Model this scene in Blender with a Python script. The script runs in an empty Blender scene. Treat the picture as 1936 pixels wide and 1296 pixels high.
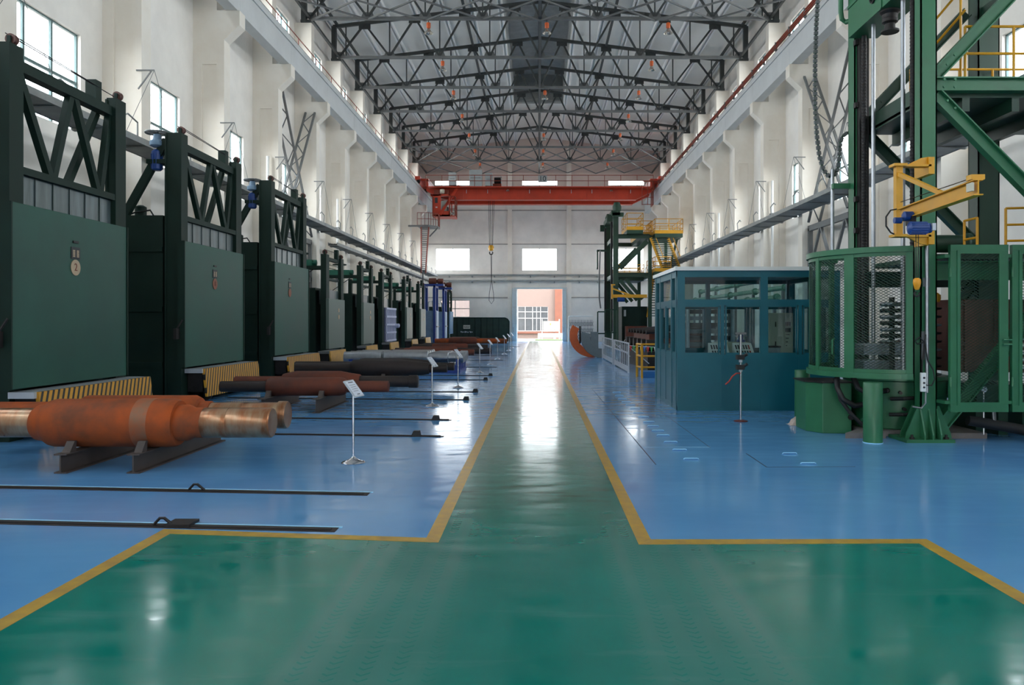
import bpy, bmesh, math, random
from mathutils import Vector as V, Matrix
random.seed(7)
S = bpy.context.scene
COL = S.collection
PI = math.pi
# ------------------------------------------------------------------ camera
F, EYE, VX, VY = 1476.0, 1.9, 1018.0, 609.0
cam_data = bpy.data.cameras.new('camera')
cam_data.sensor_width = 36.0
cam_data.lens = 36.0 * F / 1936.0
cam_data.shift_x = (968.0 - VX) / 1936.0
cam_data.shift_y = (VY - 648.0) / 1936.0
cam_data.clip_end = 400
cam = bpy.data.objects.new('camera', cam_data)
COL.objects.link(cam)
cam.location = (0, 0, EYE)
cam.rotation_euler = (PI / 2, 0, 0)
S.camera = cam
# ------------------------------------------------------------------ sky and exposure
W = bpy.data.worlds.new('overcast_sky')
S.world = W
W.use_nodes = True
nt = W.node_tree
bg = nt.nodes['Background']
tc = nt.nodes.new('ShaderNodeTexCoord')
sx = nt.nodes.new('ShaderNodeSeparateXYZ')
rp = nt.nodes.new('ShaderNodeValToRGB')
nt.links.new(tc.outputs['Generated'], sx.inputs[0])
nt.links.new(sx.outputs['Z'], rp.inputs[0])
nt.links.new(rp.outputs[0], bg.inputs[0])
rp.color_ramp.elements[0].position = 0.0
rp.color_ramp.elements[0].color = (1.0, 0.97, 0.93, 1)
rp.color_ramp.elements[1].position = 0.7
rp.color_ramp.elements[1].color = (0.92, 0.965, 1.0, 1)
bg.inputs[1].default_value = 9.0
S.view_settings.view_transform = 'Standard'
S.view_settings.look = 'None'
S.view_settings.gamma = 1
S.view_settings.use_curve_mapping = False
S.view_settings.exposure = 0.6
S.cycles.use_denoising = True
S.cycles.max_bounces = 10
S.cycles.diffuse_bounces = 6
S.cycles.glossy_bounces = 4
S.cycles.transmission_bounces = 6
S.cycles.transparent_max_bounces = 24
S.cycles.sample_clamp_indirect = 4.0
S.cycles.caustics_reflective = False
S.cycles.caustics_refractive = False

# hall layout (metres; the camera stands at the origin and looks along +Y)
XL, XR = -11.65, 11.8          # inner wall planes
BAY, Y0 = 5.48, 20.85          # column pitch and first visible column
YB, YE = -19.0, 75.8           # rear wall behind the camera, far end wall
KS = list(range(-7, 10))
def colY(k): return Y0 + BAY * k
WIN = []                       # window openings per side wall (y0, y1, z0, z1)
for k in KS:
    WIN.append((colY(k) + 1.4, colY(k) + 4.5, 6.7, 9.2))
    WIN.append((colY(k) + 1.5, colY(k) + 4.7, 14.2, 16.0))

def portal(loc, rot, sx_, sy_):
    l = bpy.data.lights.new('daylight_portal', 'AREA')
    l.shape = 'RECTANGLE'
    l.size, l.size_y = sx_, sy_
    l.cycles.is_portal = True
    o = bpy.data.objects.new('daylight_portal', l)
    o.location = loc
    o.rotation_euler = rot
    COL.objects.link(o)
for (a, b, c, d) in WIN:
    if b < YB + 1 or a > YE - 1: continue
    portal((XL - 0.30, (a + b) / 2, (c + d) / 2), (0, -PI / 2, 0), d - c, b - a)
    portal((XR + 0.30, (a + b) / 2, (c + d) / 2), (0, PI / 2, 0), d - c, b - a)
portal((0.2, YB - 0.4, 2.6), (PI / 2, 0, 0), 5.0, 5.2)
portal((0.2, YE + 0.4, 2.9), (-PI / 2, 0, 0), 4.6, 5.6)

# ------------------------------------------------------------------ materials
def lin(c):
    r = []
    for v in c:
        v /= 255.0
        r.append(v / 12.92 if v <= 0.04045 else ((v + 0.055) / 1.055) ** 2.4)
    return (r[0], r[1], r[2], 1)
MATS = {}
def mat(name, rgb, rough=0.5, metal=0.0, var=0.12, scale=3.0, bump=0.0, rgb2=None, stretch=None, spec=0.5, coat=0.0, lo=0.35, hi=0.7):
    """painted or bare surface: base colour broken up by noise towards rgb2 (or a darker shade), roughness varied a little"""
    if name in MATS: return MATS[name]
    m = bpy.data.materials.new(name)
    m.use_nodes = True
    N, L = m.node_tree.nodes, m.node_tree.links
    p = N['Principled BSDF']
    c = lin(rgb)
    c2 = lin(rgb2) if rgb2 else tuple(x * (1 - var * 1.6) for x in c[:3]) + (1,)
    t = N.new('ShaderNodeTexCoord')
    mp = N.new('ShaderNodeMapping')
    L.new(t.outputs['Object'], mp.inputs[0])
    if stretch: mp.inputs['Scale'].default_value = stretch
    n = N.new('ShaderNodeTexNoise')
    n.inputs['Scale'].default_value = scale
    n.inputs['Detail'].default_value = 6
    n.inputs['Roughness'].default_value = 0.6
    L.new(mp.outputs[0], n.inputs['Vector'])
    r = N.new('ShaderNodeValToRGB')
    r.color_ramp.elements[0].position = lo
    r.color_ramp.elements[0].color = c2
    r.color_ramp.elements[1].position = hi
    r.color_ramp.elements[1].color = c
    L.new(n.outputs['Fac'], r.inputs[0])
    L.new(r.outputs[0], p.inputs['Base Color'])
    mr = N.new('ShaderNodeMapRange')
    mr.inputs[3].default_value = max(0.03, rough - 0.08)
    mr.inputs[4].default_value = min(1, rough + 0.1)
    L.new(n.outputs['Fac'], mr.inputs[0])
    L.new(mr.outputs[0], p.inputs['Roughness'])
    p.inputs['Metallic'].default_value = metal
    p.inputs['Specular IOR Level'].default_value = spec
    p.inputs['Coat Weight'].default_value = coat
    if bump:
        b = N.new('ShaderNodeBump')
        b.inputs['Strength'].default_value = bump
        b.inputs['Distance'].default_value = 0.02
        L.new(n.outputs['Fac'], b.inputs['Height'])
        L.new(b.outputs[0], p.inputs['Normal'])
    MATS[name] = m
    return m

def glass(name, tint=(0.9, 0.97, 0.96), refl=0.08):
    m = bpy.data.materials.new(name)
    m.use_nodes = True
    N, L = m.node_tree.nodes, m.node_tree.links
    N.remove(N['Principled BSDF'])
    out = N['Material Output']
    tr = N.new('ShaderNodeBsdfTransparent')
    tr.inputs[0].default_value = tint + (1,)
    gl = N.new('ShaderNodeBsdfGlossy')
    gl.inputs['Roughness'].default_value = 0.02
    fr = N.new('ShaderNodeFresnel')
    fr.inputs['IOR'].default_value = 1.5
    n = N.new('ShaderNodeTexNoise')
    n.inputs['Scale'].default_value = 2
    ad = N.new('ShaderNodeMath'); ad.operation = 'MULTIPLY_ADD'
    L.new(n.outputs['Fac'], ad.inputs[0])
    ad.inputs[1].default_value = refl * 0.3
    L.new(fr.outputs[0], ad.inputs[2])
    mx = N.new('ShaderNodeMixShader')
    ge = N.new('ShaderNodeNewGeometry')
    inv = N.new('ShaderNodeMath'); inv.operation = 'SUBTRACT'; inv.inputs[0].default_value = 1.0
    L.new(ge.outputs['Backfacing'], inv.inputs[1])
    ml = N.new('ShaderNodeMath'); ml.operation = 'MULTIPLY'
    L.new(ad.outputs[0], ml.inputs[0]); L.new(inv.outputs[0], ml.inputs[1])
    L.new(ml.outputs[0], mx.inputs[0])
    L.new(tr.outputs[0], mx.inputs[1])
    L.new(gl.outputs[0], mx.inputs[2])
    L.new(mx.outputs[0], out.inputs[0])
    return m

def floor_paint(name, rgb, rgb2, tracks=False):
    """glossy epoxy: scuffed colour, streaky gloss and, on the green aisle, dusty tyre tracks along Y"""
    m = bpy.data.materials.new(name)
    m.use_nodes = True
    N, L = m.node_tree.nodes, m.node_tree.links
    p = N['Principled BSDF']
    g = N.new('ShaderNodeNewGeometry')
    def noise(scale, st, detail=5):
        mp = N.new('ShaderNodeMapping'); mp.inputs['Scale'].default_value = st
        L.new(g.outputs['Position'], mp.inputs[0])
        n = N.new('ShaderNodeTexNoise'); n.inputs['Scale'].default_value = scale
        n.inputs['Detail'].default_value = detail
        L.new(mp.outputs[0], n.inputs['Vector'])
        return n.outputs['Fac']
    def ramp(f, a, b, ca=(0, 0, 0, 1), cb=(1, 1, 1, 1)):
        r = N.new('ShaderNodeValToRGB')
        r.color_ramp.elements[0].position = a; r.color_ramp.elements[0].color = ca
        r.color_ramp.elements[1].position = b; r.color_ramp.elements[1].color = cb
        L.new(f, r.inputs[0])
        return r.outputs[0]
    def math_(op, a, b, c=None):
        q = N.new('ShaderNodeMath'); q.operation = op
        for i, x in enumerate((a, b, c)):
            if x is None: continue
            if isinstance(x, (int, float)): q.inputs[i].default_value = x
            else: L.new(x, q.inputs[i])
        return q.outputs[0]
    big = noise(0.5, (1, 1, 1))
    colr = ramp(big, 0.35, 0.68, lin(rgb2), lin(rgb))
    scuff = ramp(noise(2.2, (0.35, 2.2, 1), 8), 0.60, 0.78)
    mix = N.new('ShaderNodeMixRGB'); L.new(math_('MULTIPLY', scuff, 0.10), mix.inputs[0])
    L.new(colr, mix.inputs[1]); mix.inputs[2].default_value = lin((150, 175, 185))
    last = mix.outputs[0]
    if tracks:
        sp = N.new('ShaderNodeSeparateXYZ'); L.new(g.outputs['Position'], sp.inputs[0])
        ax = math_('ABSOLUTE', sp.outputs[0], 0)
        band = math_('MULTIPLY', math_('MINIMUM', math_('MULTIPLY', math_('SUBTRACT', ax, 0.50), 6.0), 1.0),
                     math_('MINIMUM', math_('MULTIPLY', math_('SUBTRACT', 1.50, ax), 9.0), 1.0))
        band = math_('MAXIMUM', band, 0.0)
        band = math_('MULTIPLY', band, math_('MULTIPLY', math_('LESS_THAN', ax, 1.50), math_('GREATER_THAN', ax, 0.50)))
        patch = ramp(noise(0.9, (1, 0.5, 1)), 0.35, 0.6)
        # tread blocks: zig-zag grooves
        zig = math_('PINGPONG', math_('MULTIPLY', ax, 11.0), 0.5)
        ph = math_('FRACT', math_('ADD', math_('MULTIPLY', sp.outputs[1], 14.0), zig), 0)
        groove = math_('LESS_THAN', ph, 0.28)
        rib = math_('LESS_THAN', math_('FRACT', math_('MULTIPLY', ax, 5.5), 0), 0.42)
        tread = math_('MULTIPLY', math_('MULTIPLY', groove, rib), 0.45)
        dust = math_('MULTIPLY', math_('MULTIPLY', band, math_('MULTIPLY_ADD', patch, 0.6, 0.4)), math_('SUBTRACT', 0.30, math_('MULTIPLY', tread, 0.5)))
        mx2 = N.new('ShaderNodeMixRGB'); L.new(dust, mx2.inputs[0]); L.new(last, mx2.inputs[1])
        mx2.inputs[2].default_value = lin((112, 138, 134))
        last = mx2.outputs[0]
    L.new(last, p.inputs['Base Color'])
    rgh = noise(3.0, (0.5, 1.6, 1), 6)
    mr = N.new('ShaderNodeMapRange'); mr.inputs[3].default_value = 0.07; mr.inputs[4].default_value = 0.26
    mr.inputs[1].default_value = 0.3; mr.inputs[2].default_value = 0.75
    L.new(rgh, mr.inputs[0]); L.new(mr.outputs[0], p.inputs['Roughness'])
    b = N.new('ShaderNodeBump'); b.inputs['Strength'].default_value = 0.07; b.inputs['Distance'].default_value = 0.02
    L.new(noise(1.6, (0.6, 1.8, 1), 3), b.inputs['Height']); L.new(b.outputs[0], p.inputs['Normal'])
    p.inputs['Specular IOR Level'].default_value = 0.55
    MATS[name] = m
    return m

def hazard(name):
    """yellow board with slanting black stripes, by object coordinates (y along the board, z up)"""
    m = mat(name, (212, 150, 36), 0.5, 0, 0.15, 4)
    N, L = m.node_tree.nodes, m.node_tree.links
    p = N['Principled BSDF']
    src = p.inputs['Base Color'].links[0].from_socket
    t = N.new('ShaderNodeTexCoord'); sp = N.new('ShaderNodeSeparateXYZ'); L.new(t.outputs['Object'], sp.inputs[0])
    a = N.new('ShaderNodeMath'); a.operation = 'MULTIPLY_ADD'; L.new(sp.outputs[2], a.inputs[0]); a.inputs[1].default_value = -0.45; L.new(sp.outputs[1], a.inputs[2])
    k = N.new('ShaderNodeMath'); k.operation = 'MULTIPLY'; L.new(a.outputs[0], k.inputs[0]); k.inputs[1].default_value = 7.0
    f = N.new('ShaderNodeMath'); f.operation = 'FRACT'; L.new(k.outputs[0], f.inputs[0])
    l = N.new('ShaderNodeMath'); l.operation = 'LESS_THAN'; L.new(f.outputs[0], l.inputs[0]); l.inputs[1].default_value = 0.42
    mx = N.new('ShaderNodeMixRGB'); L.new(l.outputs[0], mx.inputs[0]); L.new(src, mx.inputs[1]); mx.inputs[2].default_value = lin((28, 26, 22))
    L.new(mx.outputs[0], p.inputs['Base Color'])
    return m

M_WALL = mat('white_limewash', (241, 236, 229), 0.85, 0, 0.06, 0.7, 0.04, rgb2=(226, 221, 214))
M_CONC = mat('white_painted_concrete', (237, 231, 221), 0.8, 0, 0.06, 1.0, 0.05, rgb2=(229, 220, 207))
M_GIRD = mat('grey_white_concrete', (206, 208, 208), 0.8, 0, 0.06, 1.0, 0.05)
M_GABLE = mat('gable_render_with_pink_glow', (214, 196, 186), 0.85, 0, 0.05, 0.8)  # pink bounce light off the red crane put into the wall colour
M_ROOF = mat('grey_white_roof_slab', (242, 240, 234), 0.8, 0, 0.03, 0.7)
M_RIB = mat('pale_roof_rib', (246, 246, 246), 0.8, 0, 0.03, 0.9)
M_MON = mat('grey_monitor_sheet', (196, 197, 194), 0.7, 0.0, 0.15, 2.0)
M_TRUSS = mat('dark_grey_steel_paint', (66, 70, 70), 0.55, 0.1, 0.15, 2.0)
M_GREYST = mat('mid_grey_steel_paint', (112, 114, 114), 0.55, 0.1, 0.12, 2.0)
M_TRAY = mat('grey_cable_tray_steel', (156, 158, 155), 0.6, 0.0, 0.2, 2.0)
M_FGREEN = mat('dark_green_furnace_paint', (22, 44, 36), 0.6, 0.0, 0.2, 1.3, spec=0.22)
M_FDOOR = mat('green_furnace_door_paint', (36, 80, 68), 0.5, 0.0, 0.2, 0.9, rgb2=(29, 68, 58), spec=0.3)
M_FPANEL = mat('streaked_grey_green_sheet', (92, 104, 108), 0.35, 0.25, 0.3, 2.0, rgb2=(46, 62, 60), stretch=(1, 3.0, 0.35))
M_FDOORG = mat('grey_green_furnace_door_paint', (88, 104, 96), 0.5, 0, 0.12, 1.2)
M_LGREEN = mat('bright_green_motor_deck_paint', (40, 110, 88), 0.45, 0, 0.15, 2)
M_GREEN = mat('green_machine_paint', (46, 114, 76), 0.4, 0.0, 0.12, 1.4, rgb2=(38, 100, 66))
M_DGREEN = mat('deep_and_shaded_machine_green', (24, 62, 44), 0.42, 0, 0.15, 1.5)  # deep green parts, and painted shade on the near tower's rear columns
M_YEL = mat('yellow_safety_paint', (222, 160, 28), 0.42, 0, 0.1, 2.5)
M_HAZ = hazard('yellow_black_hazard_board')
M_OCH = mat('ochre_board_paint', (196, 148, 62), 0.55, 0, 0.2, 5)
M_RED = mat('orange_red_crane_paint', (206, 66, 36), 0.45, 0, 0.12, 1.2)
M_REDD = mat('brown_red_rail_paint', (150, 62, 40), 0.5, 0, 0.2, 2)
M_TEAL = mat('dark_teal_booth_paint', (4, 98, 112), 0.42, 0, 0.1, 1.2)
M_WHITE = mat('white_enamel', (236, 236, 232), 0.4, 0, 0.04, 3)
M_GREYBOX = mat('light_grey_cabinet_paint', (172, 176, 176), 0.5, 0, 0.08, 2)
M_BEIGE = mat('beige_cabinet_paint', (206, 200, 180), 0.45, 0, 0.06, 2)
M_BLACK = mat('black_rubber', (26, 26, 27), 0.6, 0, 0.2, 8)
M_DARK = mat('oily_dark_steel', (48, 44, 44), 0.5, 0.4, 0.3, 4)
M_CHROME = mat('polished_chrome', (215, 215, 220), 0.14, 1.0, 0.05, 6)
M_STEEL = mat('brushed_steel', (168, 172, 178), 0.32, 0.9, 0.15, 5)
M_ALU = mat('pale_aluminium_paint', (196, 200, 206), 0.4, 0.3, 0.08, 3)
M_BLUE = mat('blue_motor_paint', (20, 66, 138), 0.38, 0, 0.12, 3)
M_BLUEF = mat('dark_blue_frame_paint', (28, 62, 140), 0.45, 0, 0.12, 2)
M_PBLUE = mat('pale_blue_grey_door_paint', (128, 158, 186), 0.5, 0, 0.15, 2)
M_LAV = mat('pale_lavender_lattice_paint', (176, 182, 208), 0.5, 0, 0.08, 3)
M_RUST = mat('orange_rust', (172, 78, 28), 0.66, 0.0, 0.2, 2.2, 0.15, rgb2=(112, 62, 38), spec=0.25, stretch=(1.0, 1, 1))
M_RUSTD = mat('brown_rust', (112, 52, 30), 0.62, 0.1, 0.2, 2.2, 0.15, rgb2=(78, 40, 28))
M_SCALE = mat('black_mill_scale', (52, 42, 40), 0.55, 0.3, 0.25, 2.5, 0.1)
M_WORN = mat('turned_steel_with_rust', (176, 150, 122), 0.3, 0.75, 0.2, 3, 0.05, rgb2=(150, 92, 56), stretch=(3, 1, 1))
M_SUPP = mat('grey_brown_support_beam', (84, 74, 70), 0.6, 0.2, 0.2, 3)
M_RAILF = mat('dark_floor_rail_steel', (58, 46, 46), 0.5, 0.3, 0.3, 6)
M_BLUEPL = mat('light_blue_handle_paint', (160, 220, 255), 0.4, 0, 0.05, 6)
M_BLUEPAINT = mat('blue_floor_paint_steel', (62, 130, 200), 0.4, 0, 0.1, 3)
M_LINE = mat('worn_yellow_line_paint', (194, 154, 50), 0.35, 0, 0.2, 6, 0.05, rgb2=(160, 126, 54))
M_GAP = mat('dark_joint', (30, 44, 66), 0.7, 0, 0.2, 4)
M_PAD = mat('grey_concrete_plinth', (128, 122, 120), 0.8, 0, 0.15, 5, 0.15)
M_COPPER = mat('dull_copper_sheet', (128, 84, 74), 0.5, 0.25, 0.3, 2.5, rgb2=(96, 60, 54), stretch=(2.5, 1, 0.5))
M_PLATE = mat('printed_white_plate', (222, 226, 238), 0.35, 0, 0.03, 3)
M_INK = mat('dark_ink', (40, 42, 46), 0.6, 0, 0.1, 5)
M_INKR = mat('red_ink', (170, 52, 40), 0.6, 0, 0.1, 5)
M_INKG = mat('orange_ink', (226, 160, 30), 0.6, 0, 0.1, 5)
M_BADGE = mat('aged_cream_badge', (176, 152, 122), 0.5, 0, 0.1, 6)
M_NET = mat('dark_green_tarpaulin', (40, 62, 52), 0.7, 0, 0.25, 2)
M_BRICKR = mat('orange_brick_render', (108, 66, 52), 0.85, 0, 0.12, 2)
M_PINK = mat('pale_pink_render', (108, 94, 89), 0.85, 0, 0.06, 1)
M_GRASS = mat('green_grass', (62, 100, 34), 0.9, 0, 0.3, 8)
M_GROUND = mat('pale_yard_concrete', (128, 120, 115), 0.85, 0, 0.08, 1)
M_WGLASS = mat('dusty_dark_glass', (62, 67, 72), 0.2, 0, 0.2, 1.5)
M_ORANGE = mat('orange_lamp_housing', (214, 92, 28), 0.4, 0, 0.1, 6)
M_REFL = mat('lamp_reflector_metal', (206, 200, 190), 0.25, 0.7, 0.1, 6)
M_GREYBL = mat('blue_grey_machine_paint', (104, 116, 122), 0.45, 0, 0.12, 3)
M_CRATE = mat('tan_cardboard', (198, 150, 96), 0.8, 0, 0.12, 6)
G_WIN = glass('window_glass', (0.93, 0.97, 1.0))
G_BOOTH = glass('booth_glass', (0.80, 0.89, 0.89), 0.3)
F_BLUE = floor_paint('blue_epoxy', (100, 158, 208), (88, 146, 198))
F_GREEN = floor_paint('green_epoxy', (5, 124, 110), (5, 110, 97), True)
# ------------------------------------------------------------------ helpers
WL = {}                                            # world position of every Empty / mesh origin
def P(px, py, d): return V(((px - VX) * d / F, d, EYE - (py - VY) * d / F))
def PX(px, d): return (px - VX) * d / F
def PZ(py, d): return EYE - (py - VY) * d / F
def GD(py): return EYE * F / (py - VY)

class MB:
    def __init__(s): s.bm = bmesh.new()
    def face(s, pts):
        return s.bm.faces.new([s.bm.verts.new(p) for p in pts])
    def box(s, x0, x1, y0, y1, z0, z1):
        v = [s.bm.verts.new(p) for p in ((x0, y0, z0), (x1, y0, z0), (x1, y1, z0), (x0, y1, z0), (x0, y0, z1), (x1, y0, z1), (x1, y1, z1), (x0, y1, z1))]
        for f in ((3, 2, 1, 0), (4, 5, 6, 7), (0, 1, 5, 4), (1, 2, 6, 5), (2, 3, 7, 6), (3, 0, 4, 7)): s.bm.faces.new([v[i] for i in f])
        return s
    def bar(s, p, q, w, h=None, up=(0, 0, 1)):
        """box-section bar from p to q; w across, h along 'up'"""
        h = w if h is None else h
        p, q, up = V(p), V(q), V(up)
        d = (q - p).normalized()
        a = d.cross(up)
        if a.length < 1e-4: a = d.cross(V((1, 0, 0)))
        a.normalize(); b = a.cross(d).normalized()
        a *= w / 2; b *= h / 2
        v = [s.bm.verts.new(x) for x in (p - a - b, p + a - b, p + a + b, p - a + b, q - a - b, q + a - b, q + a + b, q - a + b)]
        for f in ((0, 1, 2, 3), (7, 6, 5, 4), (4, 5, 1, 0), (5, 6, 2, 1), (6, 7, 3, 2), (7, 4, 0, 3)): s.bm.faces.new([v[i] for i in f])
        return s
    def ibeam(s, p, q, w, h, t=0.02, up=(0, 0, 1)):
        p, q, up = V(p), V(q), V(up)
        d = (q - p).normalized(); a = d.cross(up).normalized(); b = a.cross(d).normalized()
        s.bar(p + b * (h / 2 - t / 2), q + b * (h / 2 - t / 2), w, t, up)
        s.bar(p - b * (h / 2 - t / 2), q - b * (h / 2 - t / 2), w, t, up)
        s.bar(p, q, t, h - 2 * t, up)
        return s
    def tube(s, p, q, r, n=10, r2=None): return s.path([p, q], r, n, r2)
    def path(s, pts, r, n=6, r2=None):
        pts = [V(p) for p in pts]
        rings, a = [], None
        for i, p in enumerate(pts):
            d = (pts[min(i + 1, len(pts) - 1)] - pts[max(i - 1, 0)]).normalized()
            if a is None:
                a = d.cross(V((0, 0, 1)))
                if a.length < 1e-3: a = d.cross(V((1, 0, 0)))
            a = (a - d * a.dot(d)).normalized(); b = d.cross(a)
            rr = r if r2 is None else r + (r2 - r) * i / (len(pts) - 1)
            rings.append([s.bm.verts.new(p + (a * math.cos(t) + b * math.sin(t)) * rr) for t in [2 * PI * k / n for k in range(n)]])
        for A, B in zip(rings, rings[1:]):
            for k in range(n): s.bm.faces.new((A[k], A[(k + 1) % n], B[(k + 1) % n], B[k]))
        s.bm.faces.new(rings[0][::-1]); s.bm.faces.new(rings[-1])
        return s
    def lathe(s, prof, o, axis='z', n=24):
        """prof: (t, r) along the axis from o"""
        o = V(o)
        ax = {'x': V((1, 0, 0)), 'y': V((0, 1, 0)), 'z': V((0, 0, 1))}[axis]
        a = V((0, 0, 1)) if axis != 'z' else V((1, 0, 0)); b = ax.cross(a)
        rings = []
        for t, r in prof:
            r = max(r, 0.0005)
            rings.append([s.bm.verts.new(o + ax * t + (a * math.cos(2 * PI * k / n) + b * math.sin(2 * PI * k / n)) * r) for k in range(n)])
        for A, B in zip(rings, rings[1:]):
            for k in range(n): s.bm.faces.new((A[k], A[(k + 1) % n], B[(k + 1) % n], B[k]))
        s.bm.faces.new(rings[0][::-1]); s.bm.faces.new(rings[-1])
        return s
    def prism(s, pts, axis, a, b):
        """polygon pts in the plane across 'axis', extruded from a to b"""
        f = {'x': lambda u, v, t: (t, u, v), 'y': lambda u, v, t: (u, t, v), 'z': lambda u, v, t: (u, v, t)}[axis]
        A = [s.bm.verts.new(f(u, v, a)) for u, v in pts]; B = [s.bm.verts.new(f(u, v, b)) for u, v in pts]
        n = len(pts)
        s.bm.faces.new(A[::-1]); s.bm.faces.new(B)
        for k in range(n): s.bm.faces.new((A[k], A[(k + 1) % n], B[(k + 1) % n], B[k]))
        return s
    def torus(s, c, axis, R, r, n=20, m=6, a0=0, a1=2 * PI):
        c = V(c)
        U, Vv = {'x': (V((0, 1, 0)), V((0, 0, 1))), 'y': (V((1, 0, 0)), V((0, 0, 1))), 'z': (V((1, 0, 0)), V((0, 1, 0)))}[axis]
        pts = [c + (U * math.cos(a0 + (a1 - a0) * k / n) + Vv * math.sin(a0 + (a1 - a0) * k / n)) * R for k in range(n + 1)]
        return s.path(pts, r, m)
    def build(s, name, m, parent=None, smooth=False, bevel=0.0):
        bmesh.ops.recalc_face_normals(s.bm, faces=s.bm.faces)
        me = bpy.data.meshes.new(name)
        xs = [v.co for v in s.bm.verts]
        if parent is not None: org = WL[parent]
        else:
            lo = V((min(v.x for v in xs), min(v.y for v in xs), min(v.z for v in xs))); hi = V((max(v.x for v in xs), max(v.y for v in xs), max(v.z for v in xs)))
            org = V(((lo.x + hi.x) / 2, (lo.y + hi.y) / 2, lo.z))
        bmesh.ops.translate(s.bm, verts=s.bm.verts, vec=-org)
        s.bm.to_mesh(me); s.bm.free()
        for mm in (m if isinstance(m, (list, tuple)) else [m]): me.materials.append(mm)
        if smooth:
            for p in me.polygons: p.use_smooth = True
            me.set_sharp_from_angle(angle=0.7)
        o = bpy.data.objects.new(name, me); COL.objects.link(o)
        WL[o] = org
        if parent is not None: o.parent = parent
        else: o.location = org
        if bevel:
            b = o.modifiers.new('edge', 'BEVEL'); b.width = bevel; b.segments = 2; b.limit_method = 'ANGLE'
        return o

def tag(o, label=None, cat=None, group=None, kind=None):
    if label: o['label'] = label
    if cat: o['category'] = cat
    if group: o['group'] = group
    if kind: o['kind'] = kind
    return o
def thing(name, label, cat, loc=(0, 0, 0), group=None):
    o = bpy.data.objects.new(name, None); COL.objects.link(o)
    o.empty_display_size = 0.2
    o.location = loc; WL[o] = V(loc)
    return tag(o, label, cat, group)
def struct(name, mb, m, label, cat, **k): return tag(mb.build(name, m, **k), label, cat, None, 'structure')
def copy_tree(o, parent=None):
    c = o.copy(); COL.objects.link(c)
    c.parent = parent
    if parent is None: WL[c] = V(o.location)
    for ch in list(o.children): copy_tree(ch, c)
    return c
def put(o, loc, label=None, rz=0):
    o.location = loc; o.rotation_euler = (0, 0, rz); WL[o] = V(loc)
    if label: o['label'] = label
    return o
def text(name, s, m, parent, loc, rot, size, ext=0.002, align='CENTER'):
    cu = bpy.data.curves.new(name, 'FONT'); cu.body = s; cu.size = size; cu.extrude = ext
    cu.align_x = align; cu.align_y = 'CENTER'
    tmp = bpy.data.objects.new(name, cu); COL.objects.link(tmp)
    bpy.context.view_layer.update()
    me = bpy.data.meshes.new_from_object(tmp.evaluated_get(bpy.context.evaluated_depsgraph_get()))
    bpy.data.objects.remove(tmp)
    me.materials.clear(); me.materials.append(m)
    o = bpy.data.objects.new(name, me); COL.objects.link(o)
    o.parent = parent; o.location = V(loc) - WL[parent]; o.rotation_euler = rot
    WL[o] = V(loc)
    return o
def lattice(mb, fn, u0, u1, v0, v1, pitch, r, step=0.12, flat=1.0):
    """expanded-metal diamonds over a (u, v) patch mapped to 3-D by fn; flat < 1 makes the diamonds wider than tall"""
    for sgn in (1, -1):
        h = (v1 - v0) / flat
        c = (u0 - h) if sgn > 0 else u0
        end = u1 if sgn > 0 else u1 + h
        while c < end:
            pts = []
            # line: u = c + sgn * (v - v0) / flat
            t0, t1 = 0.0, h
            if sgn > 0: t0, t1 = max(t0, u0 - c), min(t1, u1 - c)
            else: t0, t1 = max(t0, c - u1), min(t1, c - u0)
            if t1 - t0 > 0.02:
                n = max(1, int((t1 - t0) / step))
                pts = [fn(c + sgn * (t0 + (t1 - t0) * k / n), v0 + (t0 + (t1 - t0) * k / n) * flat) for k in range(n + 1)]
                mb.path(pts, r, 3)
            c += pitch
    return mb
def railing(pts, h, m, parent, name='railing', posts=1.2, rails=(0.5, 1.0), r=0.02, kick=0.0, mk=None):
    """handrail along a polyline of floor points, as one part"""
    b = MB()
    pts = [V(p) for p in pts]
    for p, q in zip(pts, pts[1:]):
        L_ = (q - p).length; n = max(1, round(L_ / posts))
        for k in range(n + 1):
            a = p.lerp(q, k / n); b.tube(a, a + V((0, 0, h)), r, 6)
        for f in rails: b.tube(p + V((0, 0, h * f)), q + V((0, 0, h * f)), r, 6)
        if kick: b.bar(p + V((0, 0, kick / 2)), q + V((0, 0, kick / 2)), 0.012, kick)
    return b.build(name, m, parent)
ORD = ['nearest', 'second', 'third', 'fourth', 'fifth', 'sixth', 'seventh', 'eighth', 'ninth', 'tenth', 'eleventh', 'twelfth', 'thirteenth', 'fourteenth', 'fifteenth', 'sixteenth']
# ------------------------------------------------------------------ floor and painted lines
b = MB()
LOUT = [(-3.42, YB), (-3.36, 7.08), (-0.92, 6.79), (-0.92, YE + 0.25), (0.92, YE + 0.25), (0.92, 6.74), (3.33, 6.76), (3.33, YB)]
b.face([(x, y, 0) for x, y in LOUT])
b.face([(x, y, 0) for x, y in [(XL - 0.3, YB), (-3.42, YB), (-3.36, 7.08), (-0.92, 6.79), (-0.92, YE + 0.25), (XL - 0.3, YE + 0.25)]])
b.face([(x, y, 0) for x, y in [(3.33, YB), (XR + 0.3, YB), (XR + 0.3, YE + 0.25), (0.92, YE + 0.25), (0.92, 6.74), (3.33, 6.76)]])
fl = b.build('floor', [F_GREEN, F_BLUE])
for i, p in enumerate(fl.data.polygons):
    p.material_index = 0 if i == 0 else 1
    if p.normal.z < 0: p.flip()
tag(fl, 'glossy epoxy hall floor, blue with a green aisle down the middle', 'floor', None, 'structure')
def strip(n, pts, label):
    t = MB().prism(pts, 'z', 0.0005, 0.0025)
    return struct('trim_%d' % n, t, M_LINE, label, 'painted line')
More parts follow.
